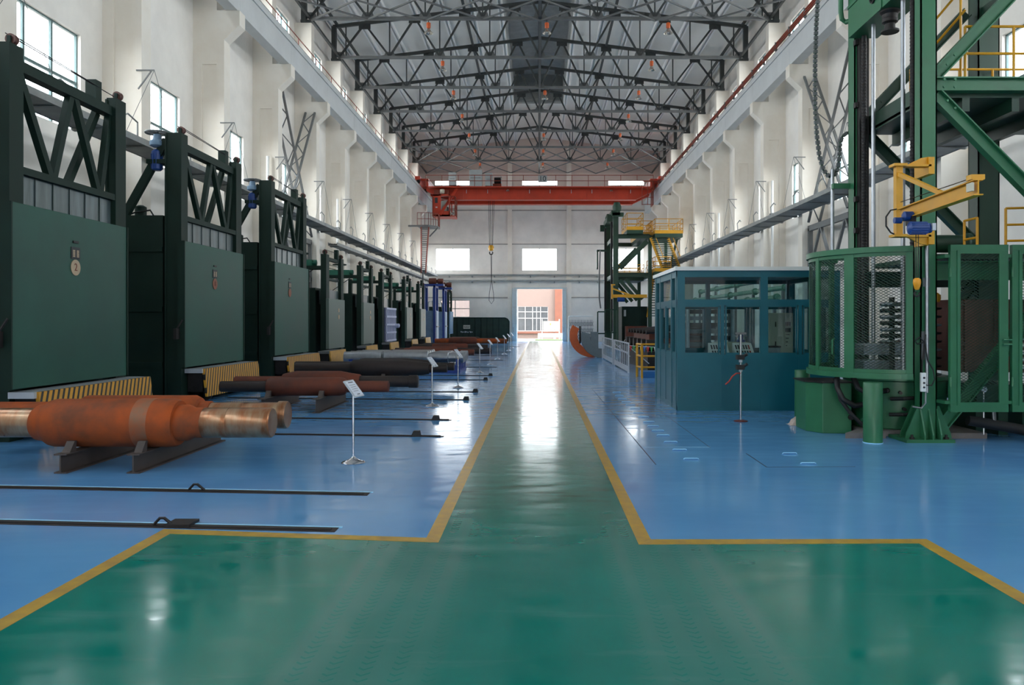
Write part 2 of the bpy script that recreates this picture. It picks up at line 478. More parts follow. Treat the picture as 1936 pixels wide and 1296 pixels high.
strip(1, [(-0.985, 6.86), (-0.86, 6.72), (-0.855, YE), (-0.985, YE)], 'long yellow line along the left edge of the green lane')
strip(2, [(0.855, 6.66), (0.98, 6.81), (0.98, YE), (0.855, YE)], 'long yellow line along the right edge of the green lane')
strip(3, [(-3.43, 7.15), (-3.30, 6.99), (-0.86, 6.715), (-0.985, 6.86)], 'yellow cross line left of the lane, in front of the blue floor')
strip(4, [(0.855, 6.655), (3.26, 6.69), (3.39, 6.82), (0.98, 6.81)], 'yellow cross line right of the lane, in front of the blue floor')
strip(5, [(-3.49, YB), (-3.35, YB), (-3.30, 6.99), (-3.43, 7.15)], 'yellow line bounding the wide green area on the left')
strip(6, [(3.26, YB), (3.39, YB), (3.39, 6.82), (3.26, 6.69)], 'yellow line bounding the wide green area on the right')

# ------------------------------------------------------------------ walls
def wall_cells(mb, mk, u0, u1, v0, v1, holes):
    us = sorted({u0, u1} | {h[0] for h in holes} | {h[1] for h in holes})
    for a, c in zip(us, us[1:]):
        if c - a < 1e-6: continue
        gaps = sorted((h[2], h[3]) for h in holes if h[0] <= a + 1e-6 and h[1] >= c - 1e-6)
        v = v0
        for g0, g1 in gaps:
            if g0 > v: mk(mb, a, c, v, g0)
            v = max(v, g1)
        if v < v1: mk(mb, a, c, v, v1)
ZT = 18.65
side_holes = [w for w in WIN if w[0] > YB + 1 and w[1] < YE - 1]
b = MB(); wall_cells(b, lambda m, a, c, d, e: m.box(XL - 0.25, XL, a, c, d, e), YB, YE + 0.25, 0, ZT, side_holes)
struct('wall_left', b, M_WALL, 'white side wall behind the dark green furnaces', 'wall')
b = MB(); wall_cells(b, lambda m, a, c, d, e: m.box(XR, XR + 0.25, a, c, d, e), YB, YE + 0.25, 0, ZT, side_holes)
struct('wall_right', b, M_WALL, 'white side wall behind the green machines', 'wall')
k = YE / F
def ex(px): return (px - VX) * k
def ez(py): return EYE - (py - VY) * k
END_WIN = [(ex(824), ex(888), ez(512), ez(470)), (ex(987), ex(1053), ez(512), ez(470)), (ex(1151), ex(1217), ez(512), ez(470)),
           (ex(822), ex(890), ez(350.5), ez(341)), (ex(987), ex(1054), ez(350.5), ez(341)), (ex(1150), ex(1218), ez(350.5), ez(341)),
           (ex(833), ex(888), ez(600), ez(568))]
DOOR = (ex(978), ex(1065), 0, ez(547))
for n_, m_, z0, z1, lb in (('wall_end', M_WALL, 0, 14.4, 'white end wall with the open gateway'), ('wall_end_gable', M_GABLE, 14.4, 19.9, 'gable above the overhead crane, pink crane glow painted into its colour')):
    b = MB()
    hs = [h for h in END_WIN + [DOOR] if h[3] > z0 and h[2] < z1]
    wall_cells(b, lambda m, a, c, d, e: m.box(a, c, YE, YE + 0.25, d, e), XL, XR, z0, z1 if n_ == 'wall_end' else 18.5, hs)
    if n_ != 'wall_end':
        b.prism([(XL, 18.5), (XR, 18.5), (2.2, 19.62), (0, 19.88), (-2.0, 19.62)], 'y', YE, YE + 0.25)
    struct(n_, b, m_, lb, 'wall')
b = MB(); wall_cells(b, lambda m, a, c, d, e: m.box(a, c, YB - 0.25, YB, d, e), XL, XR, 0, 18.5, [(-2.3, 2.7, 0, 5.2)])
b.prism([(XL, 18.5), (XR, 18.5), (2.2, 19.62), (0, 19.88), (-2.0, 19.62)], 'y', YB - 0.25, YB)
struct('wall_back', b, M_WALL, 'white rear wall with a gateway behind the camera', 'wall')
# windows
wn = 0
def window(plane, a, c, d, e, nu, nv, label, side):
    """frame of bars with a glass pane; side 'x' for the long walls, 'y' for the end wall"""
    global wn
    wn += 1
    f = MB(); g = MB(); t = 0.07
    def bx(m, u0, u1, v0, v1, dp):
        if side == 'x': m.box(plane - dp, plane + dp, u0, u1, v0, v1)
        else: m.box(u0, u1, plane - dp, plane + dp, v0, v1)
    for i in range(nu + 1):
        u = a + (c - a) * i / nu; h = t / 2
        bx(f, max(a, u - h), min(c, u + h), d, e, 0.03)
    for i in range(nv + 1):
        v = d + (e - d) * i / nv; h = t / 2
        bx(f, a, c, max(d, v - h), min(e, v + h), 0.028)
    bx(g, a + 0.02, c - 0.02, d + 0.02, e - 0.02, 0.004)
    o = struct('window_%d' % wn, f, mat('teal_grey_window_frame', (92, 118, 118), 0.5), label, 'window')
    g.build('pane', G_WIN, o)
def nth(i): return ORD[i] if i < len(ORD) else str(i + 1)
for sd, pl, nm in ((-1, XL - 0.12, 'left'), (1, XR + 0.12, 'right')):
    lo = [w for w in side_holes if w[2] < 10]; hi = [w for w in side_holes if w[2] > 10]
    for grp, w0, txt in ((lo, 0, 'tall window in the %s wall above the cable tray, %s bay counted from the rear wall'), (hi, 1, 'low clerestory window in the %s wall above the crane girder, %s bay from the rear wall')):
        for i, (a, c, d, e) in enumerate(grp):
            window(pl, a, c, d, e, 3 if w0 == 0 else 4, 2 if w0 == 0 else 1, txt % (nm, nth(i)), 'x')
EL = ['large end wall window left of the gateway', 'large end wall window directly above the gateway', 'large end wall window behind the far green tower',
      'narrow strip window behind the crane cab end', 'narrow strip window behind the crane number plate', 'narrow strip window at the right end of the crane girder', 'low end wall window above the green tarpaulin fence']
for (a, c, d, e), lb in zip(END_WIN, EL):
    window(YE + 0.12, a, c, d, e, 1 if e - d < 1 else 2, 1 if e - d < 1 or d > 6 else 2, lb, 'y')
# end wall pilasters, ledges and door leaves
tn = 6
def trim(mb, m, label, cat='trim'):
    global tn
    tn += 1
    return struct('trim_%d' % tn, mb, m, label, cat)
for a, c, lb in ((ex(960), ex(968), 'white pilaster of the end wall just left of the gateway'), (ex(1071), ex(1080), 'white pilaster of the end wall just right of the gateway')):
    trim(MB().box(a, c, YE - 0.18, YE, 0, 18.9), M_CONC, lb, 'pilaster')
for z, lb in ((ez(398), 'thin ledge across the end wall just under the crane'), (ez(462), 'thin ledge across the end wall above the large windows'), (ez(563), 'thin ledge across the end wall above the low window')):
    for a, c, w_ in ((XL, ex(960), 'left'), (ex(968), ex(1071), 'middle'), (ex(1080), XR, 'right')):
        if w_ == 'middle' and z < 5.1: continue
        trim(MB().box(a, c, YE - 0.06, YE, z - 0.05, z + 0.05), mat('grey_ledge', (172, 168, 162), 0.8), lb + ', %s length' % w_, 'ledge')
M_DOORP = mat('bluish_white_door_paint', (196, 208, 212), 0.5, 0, 0.05, 2)
for i, (a, c, lb) in enumerate(((ex(968.5), ex(977), 'bluish white gate leaf folded open on the left of the gateway'), (ex(1063), ex(1070.5), 'bluish white gate leaf folded open on the right of the gateway'))):
    d = struct('door_%d' % (i + 1), MB().box(a, c, YE - 0.35, YE - 0.02, 0.02, ez(547) + 0.05), M_DOORP, lb, 'gate leaf')
    MB().box(a + 0.1, a + 0.16, YE - 0.42, YE - 0.35, 0.9, 1.4).build('handle', M_STEEL, d)
    f = MB()
    for z in (0.1, 1.7, 3.3, 4.9): f.box(a, c, YE - 0.37, YE - 0.35, z, z + 0.08)
    f.build('frame', M_ALU, d)
trim(MB().box(ex(972), ex(1071), YE - 0.2, YE, ez(547), ez(544)), M_DOORP, 'pale lintel rail over the gateway', 'lintel')

# ------------------------------------------------------------------ columns, girders
KV = [q for q in KS if q >= -2]
for sd, wx, nm in ((-1, XL, 'left'), (1, XR, 'right')):
    fx = wx - sd * 1.05
    for q in KV:
        y = colY(q)
        if y > YE - 1 or y < YB: continue
        c = MB()
        def bx(u0, u1, y0, y1, z0, z1): c.box(min(u0, u1), max(u0, u1), y0, y1, z0, z1)
        bx(wx + sd * 0.1, fx + sd * 0.03, y + 0.05, y + 0.45, 0, 12.41)
        bx(fx, fx + sd * 0.26, y, y + 0.5, 0, 12.42)
        bx(wx, wx - sd * 0.3, y, y + 0.5, 0, 12.42)
        bx(wx - sd * 0.301, fx + sd * 0.261, y + 0.001, y + 0.499, 10.6, 12.42)
        c.prism([(fx - sd * 0.001, 11.42), (fx - sd * 0.52, 11.92), (fx - sd * 0.52, 12.415), (fx - sd * 0.001, 12.415)], 'y', y, y + 0.5)
        bx(wx, wx - sd * 0.80, y, y + 0.5, 12.42, 16.2)
        struct('column', c, M_CONC, 'white concrete column with a corbel on the %s, %s column counted from the camera' % (nm, nth(q + 2)), 'column')
    gx = fx - sd * 0.45
    g = MB()
    ys = [YB] + [colY(q) + 0.25 for q in KS if colY(q) > YB + 1] + [YE]
    for a, c_ in zip(ys, ys[1:]):
        a_, e_ = a + 0.008, c_ - 0.008
        g.box(min(gx, gx + sd * 0.4), max(gx, gx + sd * 0.4), a_, e_, 12.42, 13.32)
        g.box(min(gx - sd * 0.05, gx + sd * 0.6), max(gx - sd * 0.05, gx + sd * 0.6), a_, e_, 13.32, 13.56)
    struct('beam_%s' % nm, g, M_GIRD, 'concrete crane runway girder along the %s side' % nm, 'girder')
    # running rail
    r = MB(); r.box(gx + sd * 0.12 - 0.05, gx + sd * 0.12 + 0.05, YB, YE - 0.3, 13.56, 13.72); r.box(gx + sd * 0.12 - 0.09, gx + sd * 0.12 + 0.09, YB, YE - 0.3, 13.56, 13.585)
    tag(r.build('crane_rail', M_DARK), 'dark steel crane rail on top of the %s runway girder' % nm, 'rail')
# left walkway handrail; right conductor bars
h = thing('walkway_handrail', 'thin red handrail on top of the left runway girder', 'handrail', (-10.05, 40, 13.56))
for z in (0.45, 0.9): MB().tube((-10.62, YB, 13.56 + z), (-10.62, YE - 4, 13.56 + z), 0.022, 6).build('rail', M_REDD, h)
for q in KV:
    for f in (0, 0.5):
        y = colY(q) + BAY * f
        if YB < y < YE - 4: MB().tube((-10.62, y, 13.56), (-10.62, y, 14.46), 0.02, 6).build('post', M_REDD, h)
h = thing('conductor_rail', 'red-brown triple conductor rail along the top of the right runway girder', 'rail', (10.1, 40, 13.56))
for i, z in enumerate((0.10, 0.22, 0.34)): MB().box(10.16 + 0.03 * i, 10.22 + 0.03 * i, YB, YE - 4, 13.56 + z - 0.025, 13.56 + z + 0.025).build('conductor_bar', M_REDD, h)
for q in KV:
    for f in (0, 0.33, 0.66):
        y = colY(q) + BAY * f
        if YB < y < YE - 4: MB().box(10.18, 10.28, y - 0.03, y + 0.03, 13.56, 13.94).build('bracket', M_GREYST, h)

# ------------------------------------------------------------------ roof
def zroof(x): return 16.4 + 3.44 - abs(x) * 0.118
RS = MB()
for sd, xe in ((-1, XL - 0.25), (1, XR + 0.25)):
    xm = sd * 2.0
    pts = [(xe, zroof(xe)), (xm, zroof(xm)), (xm, zroof(xm) + 0.12), (xe, zroof(xe) + 0.12)]
    RS.prism(pts, 'y', YB, YE + 0.25)
RS.prism([(-2.0, zroof(2)), (0, zroof(0)), (2.0, zroof(2)), (2.0, zroof(2) + 0.12), (0, zroof(0) + 0.12), (-2.0, zroof(2) + 0.12)], 'y', 63.0, YE + 0.25)
ceil = struct('ceiling', RS, M_ROOF, 'pale grey slab roof carried by the dark trusses', 'ceiling')
rb = MB()
for sd in (-1, 1):
    x = 2.15
    while x < 11.6:
        for o_ in (-0.09, 0.09):
            xx = sd * (x + o_)
            rb.box(xx - 0.035, xx + 0.035, YB, YE, zroof(xx) - 0.22, zroof(xx) + 0.02)
        x += 1.55
rb.build('rib', M_RIB, ceil)
mo = MB()
for sd in (-1, 1):
    x = sd * 2.0
    n = 12
    for i in range(n):        # louvre boards of the raised roof monitor
        z = zroof(2) + 0.1 + 2.1 * i / n
        mo.bar((x, YB, z + 0.09), (x, 63, z + 0.09), 0.03, 0.19, (sd * 0.25, 0, 1))
for sd in (-1, 1): mo.box(min(sd * 2.05, sd * 2.09), max(sd * 2.05, sd * 2.09), YB, 63.1, zroof(2) - 0.02, zroof(2) + 2.12)
mo.prism([(-2.3, zroof(2) + 2.1), (0, zroof(2) + 2.35), (2.3, zroof(2) + 2.1), (2.3, zroof(2) + 2.2), (0, zroof(2) + 2.45), (-2.3, zroof(2) + 2.2)], 'y', YB, 63.2)
for i in range(41):
    x = -2.0 + 4.0 * i / 40
    mo.box(x - 0.03, x + 0.03, 62.9, 63.06, zroof(2), zroof(2) + 2.25)
mo.prism([(-2.1, zroof(2) - 0.05), (2.1, zroof(2) - 0.05), (2.1, zroof(2) + 2.12), (0, zroof(2) + 2.37), (-2.1, zroof(2) + 2.12)], 'y', 63.06, 63.1)
struct('ceiling_monitor', mo, M_MON, 'dark grey raised louvre monitor along the roof ridge', 'roof monitor')

# trusses
HW, TC = 10.97, 0.075
PN = HW / 4
def zt(x): return 3.07 - abs(x) * (3.07 - 1.72) / HW
TY = [37.3 + BAY * i for i in range(7)]
root = thing('roof_truss', 'x', 'truss', (0, 0, 0), 'steel roof trusses')
m = MB()
for sd in (-1, 1): m.bar((sd * (HW + 0.35), 0, zt(HW + 0.35)), (0, 0, zt(0)), 0.16, 0.17)
for i in range(8):
    x = (i - 3.5) * PN
    m.box(x - 0.32, x + 0.32, -0.015, 0.015, zt(x) - 0.34, zt(x))
m.build('top_chord', M_TRUSS, root)
m = MB().box(-HW, HW, -0.08, 0.08, -0.07, 0.07)
for i in range(9):
    x = (i - 4) * PN
    m.prism([(x - 0.34, 0.0), (x + 0.34, 0.0), (x + 0.22, 0.30), (x - 0.22, 0.30)], 'y', -0.016, 0.016)
m.build('bottom_chord', M_GREYST, root)
for sd in (-1, 1):
    m = MB().box(sd * (HW + 0.30) - 0.12, sd * (HW + 0.30) + 0.12, -0.12, 0.12, -0.18, zt(HW + 0.3))
    m.box(min(sd * HW, sd * (HW + 0.4)) - 0.05, max(sd * HW, sd * (HW + 0.4)) + 0.05, -0.1, 0.1, -0.2, -0.08)
    m.build('end_post', M_TRUSS, root)
    m = MB().bar((sd * (HW - 0.35), 0, 0), (sd * (HW - 0.35), 0, zt(HW)), 0.06); m.build('vertical_strut', M_TRUSS, root)
for i in range(8):
    x0, x1, xt = (i - 4) * PN, (i - 3) * PN, (i - 3.5) * PN
    for a in (x0, x1): MB().bar((a, 0, 0.05), (xt, 0, zt(xt) - 0.05), 0.09, 0.10).build('diagonal_strut', M_TRUSS, root)
for i in range(1, 8):
    x = (i - 4) * PN
    MB().bar((x, 0, 0), (x, 0, zt(x)), 0.20 if i == 4 else 0.065, 0.18 if i == 4 else 0.065).build('vertical_strut', M_TRUSS, root)
for i, y in enumerate(TY):
    o = root if i == 0 else copy_tree(root)
    put(o, (TC, y, 16.4), 'dark steel roof truss spanning the hall, ' + ('nearest one in the picture' if i == 0 else '%s one going away from the camera' % ORD[i] if i < 6 else 'last one before the end gable'))
# longitudinal ties and wind braces
def tie(x, z, r, label):
    t = MB().bar((x, 34.9, z), (x, YE, z), r, r)
    return tag(t.build('roof_tie', M_TRUSS), label, 'tie beam')
tie(TC, 16.4 + 3.0, 0.16, 'dark ridge tie beam joining the truss tops under the roof monitor')
tie(TC, 16.42, 0.14, 'dark tie beam joining the truss bottoms along the middle of the hall')
for sd, s_ in ((-1, 'left'), (1, 'right')):
    tie(TC + sd * PN * 1.5, 16.4 + zt(PN * 1.5), 0.13, 'dark tie beam along the truss tops, %s of the ridge' % s_)
    tie(TC + sd * HW, 16.42, 0.12, 'dark tie beam along the truss bottoms at the %s eave' % s_)
    tie(TC + sd * (HW + 0.1), 16.4 + zt(HW) + 0.02, 0.12, 'dark tie beam along the truss tops at the %s eave' % s_)
def brace(ya, yb, z, label):
    m = MB()
    for i in range(-4, 4, 2):
        x0, x1, xm = TC + i * PN, TC + (i + 2) * PN, TC + (i + 1) * PN
        m.bar((x0, ya, z), (xm, yb, z), 0.07); m.bar((x1, ya, z), (xm, yb, z), 0.07)
        m.bar((x0, yb, z - 0.06), (xm, ya, z - 0.06), 0.07); m.bar((x1, yb, z - 0.06), (xm, ya, z - 0.06), 0.07)
    return tag(m.build('wind_brace', M_GREYST), label, 'brace')
brace(34.9, 37.3, 16.36, 'grey crossed wind brace at the truss bottoms in front of the nearest roof truss')
brace(64.75, 70.1, 16.36, 'grey crossed wind brace between the last two roof trusses')
brace(70.3, 75.7, 16.36, 'grey crossed wind brace between the last roof truss and the end gable')

# hanging lamps
root = thing('hanging_lamp', 'x', 'lamp', (0, 0, 0), 'orange high-bay lamps under the trusses')
MB().tube((0, 0, 0), (0, 0, 0.12), 0.02, 6).build('hook', M_DARK, root)
MB().lathe([(0, 0.085), (0.03, 0.1), (0.24, 0.1), (0.27, 0.06)], (0, 0, -0.27), 'z', 14).build('housing', M_ORANGE, root, True)
MB().lathe([(0.20, 0.06), (0.12, 0.10), (0.0, 0.21), (-0.02, 0.21), (0.0, 0.20), (0.10, 0.09)], (0, 0, -0.50), 'z', 18).build('reflector', M_REFL, root, True)
MB().lathe([(0, 0.02), (0.03, 0.06), (0.08, 0.07), (0.14, 0.04), (0.16, 0.03)], (0, 0, -0.51), 'z', 12).build('bulb', M_WHITE, root, True)
first = True
for i, y in enumerate(TY):
    for x, s_ in ((-5.25, 'left row'), (0.4, 'middle row'), (6.2, 'right row')):
        if s_ == 'middle row' and i in (1, 3): continue
        o = root if first else copy_tree(root)
        first = False
        put(o, (x, y, 16.4 - 0.19), 'orange hanging lamp with a metal reflector, %s, under the %s roof truss' % (s_, ORD[i] if i < 6 else 'last'))

# ------------------------------------------------------------------ column bracing between two columns on each side
for sd, fx, s_, dq in ((-1, -10.9, 'left', 2), (1, 11.05, 'right', 1)):
    ya, yb = colY(dq) + 0.5, colY(dq + 1)
    t = thing('column_brace', 'crossed grey lattice brace between two white columns on the %s wall' % s_, 'brace', (fx, (ya + yb) / 2, 4.0))
    for dx in (-0.22, 0.22):
        for (y0, y1) in ((ya, yb), (yb, ya)):
            MB().bar((fx + dx, y0, 11.9), (fx + dx, y0 + (y1 - y0) * 0.9, 5.9), 0.09, 0.07).build('brace_leg', M_GREYST, t)
    for (y0, y1) in ((ya, yb), (yb, ya)):
        m = MB()
        for i in range(10):
            f0, f1 = i / 10, (i + 1) / 10
            s0, s1 = (-0.22, 0.22) if i % 2 else (0.22, -0.22)
            m.bar((fx + s0, y0 + (y1 - y0) * 0.9 * f0, 11.9 - 6.0 * f0), (fx + s1, y0 + (y1 - y0) * 0.9 * f1, 11.9 - 6.0 * f1), 0.035)
        m.build('lacing', M_GREYST, t)
    m = MB()
    for z in (5.7, 3.9): m.bar((fx, ya, z), (fx, yb, z), 0.16, 0.22)
    for i in range(4):
        y0 = ya + (yb - ya) * i / 4; y1 = ya + (yb - ya) * (i + 1) / 4
        m.bar((fx, y0, 5.7 if i % 2 else 3.9), (fx, y1, 3.9 if i % 2 else 5.7), 0.1)
    for y0 in (ya + 0.08, yb - 0.08): m.bar((fx, y0, 0), (fx, y0, 5.7), 0.16)
    m.build('lower_frame', M_GREYST, t)

# ------------------------------------------------------------------ cable trays along both walls
def tray(x0, x1, z, ya, yb, label, hooks, sd):
    t = thing('cable_tray', label, 'cable tray', ((x0 + x1) / 2, (ya + yb) / 2, z))
    m = MB().box(x0, x1, ya, yb, z - 0.02, z)
    for x in (x0, x1): m.box(x - 0.02, x + 0.02, ya, yb, z - 0.03, z + 0.12)
    m.build('trough', M_TRAY, t)
    y = ya + 0.5
    br = hk = None
    while y < yb - 0.2:
        cx = x0 if sd > 0 else x1
        MB().prism([(x0 - 0.06 if sd < 0 else x0 - 0.02, z - 0.03), (x1 + 0.02 if sd < 0 else x1 + 0.06, z - 0.03), (x1 if sd > 0 else x0, z - 0.30 if False else z - 0.09)], 'y', y - 0.05, y + 0.05).build('bracket', M_TRAY, t)
        y += BAY / 3
    if hooks:
        for q in KV:
            y = colY(q) + 1.0
            if not (ya < y < yb): continue
            inner = x1 if sd < 0 else x0
            for yy in (y, y + 2.6):
                MB().path([(inner, yy, z + 0.1), (inner - sd * 0.05, yy - 0.1, z + 0.42), (inner - sd * 0.05, yy - 0.55, z + 0.52), (inner - sd * 0.05, yy - 0.75, z + 0.42)], 0.022, 5).build('cable_hook', M_TRAY, t)
    c = MB()
    for i in range(5): c.tube((x0 + (x1 - x0) * (i + 0.5) / 5, ya, z + 0.035), (x0 + (x1 - x0) * (i + 0.5) / 5, yb, z + 0.035), 0.03, 5)
    c.build('cables', M_BLACK, t)
    return t
tray(-10.5, -9.74, 6.3, 8.0, YE - 0.6, 'long grey cable tray along the left columns, upper one', True, -1)
tray(-10.5, -10.05, 5.75, 39.0, YE - 0.6, 'grey cable tray along the far left columns, under the long tray', False, -1)
tray(9.78, 10.65, 6.3, 8.0, YE - 0.6, 'long grey cable tray along the right columns', True, 1)
for z, lb in ((ez(521), 'upper'), (ez(531.5), 'lower')):
    t = thing('pipe_run', '%s grey pipe run across the end wall under the large windows' % lb, 'pipe', (-2, YE - 0.25, z))
    MB().box(XL + 0.7, XR - 0.4, YE - 0.45, YE - 0.2, z - 0.05, z + 0.09).build('pipe', M_TRAY, t)
    for px in (850, 893, 935, 1003, 1048, 1095, 1130): MB().box(ex(px) - 0.05, ex(px) + 0.05, YE - 0.4, YE - 0.004, z - 0.22, z - 0.05).build('bracket', M_TRAY, t)
# white standpipes and guy brackets on the columns
for sd, fx, s_ in ((-1, -10.6, 'left'), (1, 10.75, 'right')):
    for q in range(-1, 9):
        y = colY(q) - 0.05
        t = thing('guy_bracket', 'small grey guy bracket with wires on the %s side, %s column from the camera' % (s_, nth(q + 2)), 'bracket', (fx, y, 8.6))
        xi = fx - sd * 0.38
        m = MB().bar((fx + sd * 0.1, y - 0.03, 8.6), (xi, y - 0.03, 8.6), 0.035); m.bar((fx + sd * 0.05, y - 0.03, 8.1), (xi + sd * 0.08, y - 0.03, 8.58), 0.03)
        m.build('arm', M_GREYST, t)
        w = MB().tube((xi, y - 0.03, 8.6), (xi - sd * -0.05, y + 1.6, 6.55), 0.008, 4); w.tube((xi, y - 0.03, 8.6), (xi, y - 1.5, 6.55), 0.008, 4)
        w.build('wire', M_GREYST, t)

for x, y, s_ in ((-10.95, 31.81, 'left columns, beside the nearer lattice brace'), (-10.95, 42.77, 'left columns, fourth column after the lattice brace'), (11.1, 37.29, 'right columns, just beyond the lattice brace'), (11.1, 48.25, 'right columns, far beyond the lattice brace')):
    t = thing('standpipe', 'white vertical standpipe on the ' + s_, 'pipe', (x, y, 0), 'white standpipes')
    MB().tube((x, y - 0.25, 0), (x, y - 0.25, 8.6), 0.06, 10).build('pipe', M_WHITE, t, True)
    for z in (1.5, 4.2, 7.0): MB().box(x - 0.08, x + 0.08, y - 0.33, y - 0.03, z, z + 0.06).build('clip', M_GREYST, t)

# ------------------------------------------------------------------ outside, beyond the gateway
gd = MB(); gd.face([(-45, YE + 0.25, -0.06), (45, YE + 0.25, -0.06), (45, 130, -0.06), (-45, 130, -0.06)])
gd.face([(-45, -60, -0.06), (45, -60, -0.06), (45, YB, -0.06), (-45, YB, -0.06)])
gd.face([(-45, YB, -0.06), (XL - 0.26, YB, -0.06), (XL - 0.26, YE + 0.25, -0.06), (-45, YE + 0.25, -0.06)])
gd.face([(XR + 0.26, YB, -0.06), (45, YB, -0.06), (45, YE + 0.25, -0.06), (XR + 0.26, YE + 0.25, -0.06)])
struct('ground', gd, M_GROUND, 'pale yard concrete outside the hall', 'ground')
bl = thing('building', 'pale pink building with a grey window seen through the gateway', 'building', (0, 92, -0.06))
hk = 92 / F
def ox(px): return (px - VX) * hk
def oz(py): return EYE - (py - VY) * hk
m = MB(); wall_cells(m, lambda mm, a, c, d, e: mm.box(a, c, 92, 92.4, d, e), -16, ox(1049), -0.06, 6.5, [(ox(940), ox(1036), oz(626), oz(580))])
m.build('wall', M_PINK, bl)
MB().box(ox(1049), 6.0, 91.6, 92.4, -0.06, 6.5).build('brick_pier', M_BRICKR, bl)
MB().box(-16, ox(1049), 91.8, 92, oz(631), oz(628)).build('ledge', M_BRICKR, bl)
m = MB().box(ox(940), ox(1036), 92.1, 92.16, oz(626), oz(580)); wf = m.build('window', M_WGLASS, bl)
m = MB()
for px in (955, 979, 993, 1007, 1014.5, 1022, 1036): m.box(ox(px) - 0.03, ox(px) + 0.03, 92.04, 92.1, oz(626), oz(580))
for py in (580, 590, 602, 626): m.box(ox(940), ox(1036), 92.04, 92.1, oz(py) - 0.03, oz(py) + 0.03)
m.build('glazing_bar', M_ALU, wf)
g = MB().box(-0.35, 4.5, 82.5, 86.5, -0.06, 0.0)
tag(g.build('lawn', M_GRASS), 'strip of green grass under the white yard sign', 'lawn', None, 'stuff')
k2 = 85.0 / F
def sx2(px): return (px - VX) * k2
def sz2(py): return EYE - (py - VY) * k2
bn = thing('bench', 'long low white bench on the grass in the yard', 'bench', (1.2, 85.4, 0))
MB().box(sx2(1017), sx2(1064), 85.3, 85.9, sz2(639), sz2(631)).build('seat', M_WHITE, bn)
for px in (1017, 1047, 1061): MB().box(sx2(px), sx2(px + 4), 85.3, 85.9, 0.0, sz2(639)).build('leg', M_WHITE, bn)
sg = thing('notice_board', 'white notice board on two posts in the yard', 'sign', (1.35, 85, 0))
for px in (1025, 1057.5): MB().tube((sx2(px), 85.05, 0), (sx2(px), 85.05, sz2(604)), 0.04, 8).build('post', M_WHITE, sg)
bd = MB().box(sx2(1027), sx2(1056), 84.98, 85.02, sz2(627), sz2(608)).build('board', M_WHITE, sg)
m = MB()
for i in range(8):
    x = sx2(1030 + i * 3.0)
    m.box(x, x + 0.1, 84.965, 84.98, sz2(625), sz2(624.5)); m.box(x + 0.03, x + 0.06, 84.965, 84.98, sz2(625), sz2(622.6)); m.box(x, x + 0.1, 84.965, 84.98, sz2(623.6), sz2(623.2))
m.box(sx2(1032), sx2(1034), 84.965, 84.98, sz2(614.6), sz2(614)); m.box(sx2(1032.3), sx2(1033.6), 84.965, 84.98, sz2(617), sz2(616.4)); m.box(sx2(1032.3), sx2(1032.7), 84.965, 84.98, sz2(617), sz2(614))
m.build('lettering', M_INK, bd)
m = MB()
for i in range(3):
    x = sx2(1042 + i * 3.9)
    m.box(x, x + 0.12, 84.965, 84.98, sz2(620.5), sz2(620)); m.box(x + 0.03, x + 0.06, 84.965, 84.98, sz2(620.5), sz2(618)); m.box(x, x + 0.1, 84.965, 84.98, sz2(619), sz2(618.7))
m.build('lettering', M_INKR, bd)
MB().prism([(sx2(1039), sz2(611.5)), (sx2(1042.3), sz2(611.5)), (sx2(1040.8), sz2(617.5))], 'y', 84.965, 84.98).build('emblem', M_INKG, bd)
# ------------------------------------------------------------------ bogie furnaces on the left
def badge(par, x, y, z, num, r=0.14, m=M_BADGE):
    bd = MB().lathe([(0, r), (0.012, r)], (x, y, z), 'x', 24).build('number_badge', m, par)
    if num: text('number', num, mat('brown_number_paint', (112, 48, 28), 0.6), bd, (x + 0.014, y, z), (PI / 2, 0, PI / 2), r * 1.35)
    pl = MB().box(x, x + 0.012, y - 0.13, y + 0.13, z + 0.15, z + 0.36).build('name_plate', M_INK, par)
    m_ = MB()
    for s_ in (-0.09, 0.025):
        for k in range(5): m_.box(x + 0.012, x + 0.016, y + s_, y + s_ + 0.065, z + 0.185 + k * 0.026, z + 0.203 + k * 0.026)
    m_.build('characters', M_BADGE, pl)
    MB().box(x, x + 0.02, y - 0.08, y + 0.08, z + 0.43, z + 0.47).build('lifting_eye', M_DARK, par)
def motor_unit(par, x, y, z, mm, r=0.25, drop=0.55):
    hw = MB().torus((x, y, z), 'z', r, 0.025, 22, 6)
    for a in range(3): hw.bar((x - r * math.cos(a * PI / 3), y - r * math.sin(a * PI / 3), z), (x + r * math.cos(a * PI / 3), y + r * math.sin(a * PI / 3), z), 0.05, 0.03)
    hw.lathe([(0, 0.07), (0.05, 0.05)], (x, y, z - 0.02), 'z', 10)
    hw.build('handwheel', M_GREYST, par, True)
    MB().lathe([(0, 0.10), (0.04, 0.16), (0.14, 0.16), (0.18, 0.10), (0.3, 0.08), (0.32, 0.05)], (x, y, z - 0.34), 'z', 14).build('gearbox', M_PBLUE if mm is M_BLUE else mm, par, True)
    mo_ = MB().lathe([(0, 0.09), (0.03, 0.12), (drop - 0.1, 0.12), (drop - 0.05, 0.06)], (x, y, z - 0.34 - drop), 'z', 14)
    for k in range(10): mo_.box(x + 0.125 * math.cos(k * PI / 5) - 0.008, x + 0.125 * math.cos(k * PI / 5) + 0.008, y + 0.125 * math.sin(k * PI / 5) - 0.008, y + 0.125 * math.sin(k * PI / 5) + 0.008, z - 0.3 - drop, z - 0.5)
    mo_.build('motor', mm, par, True)
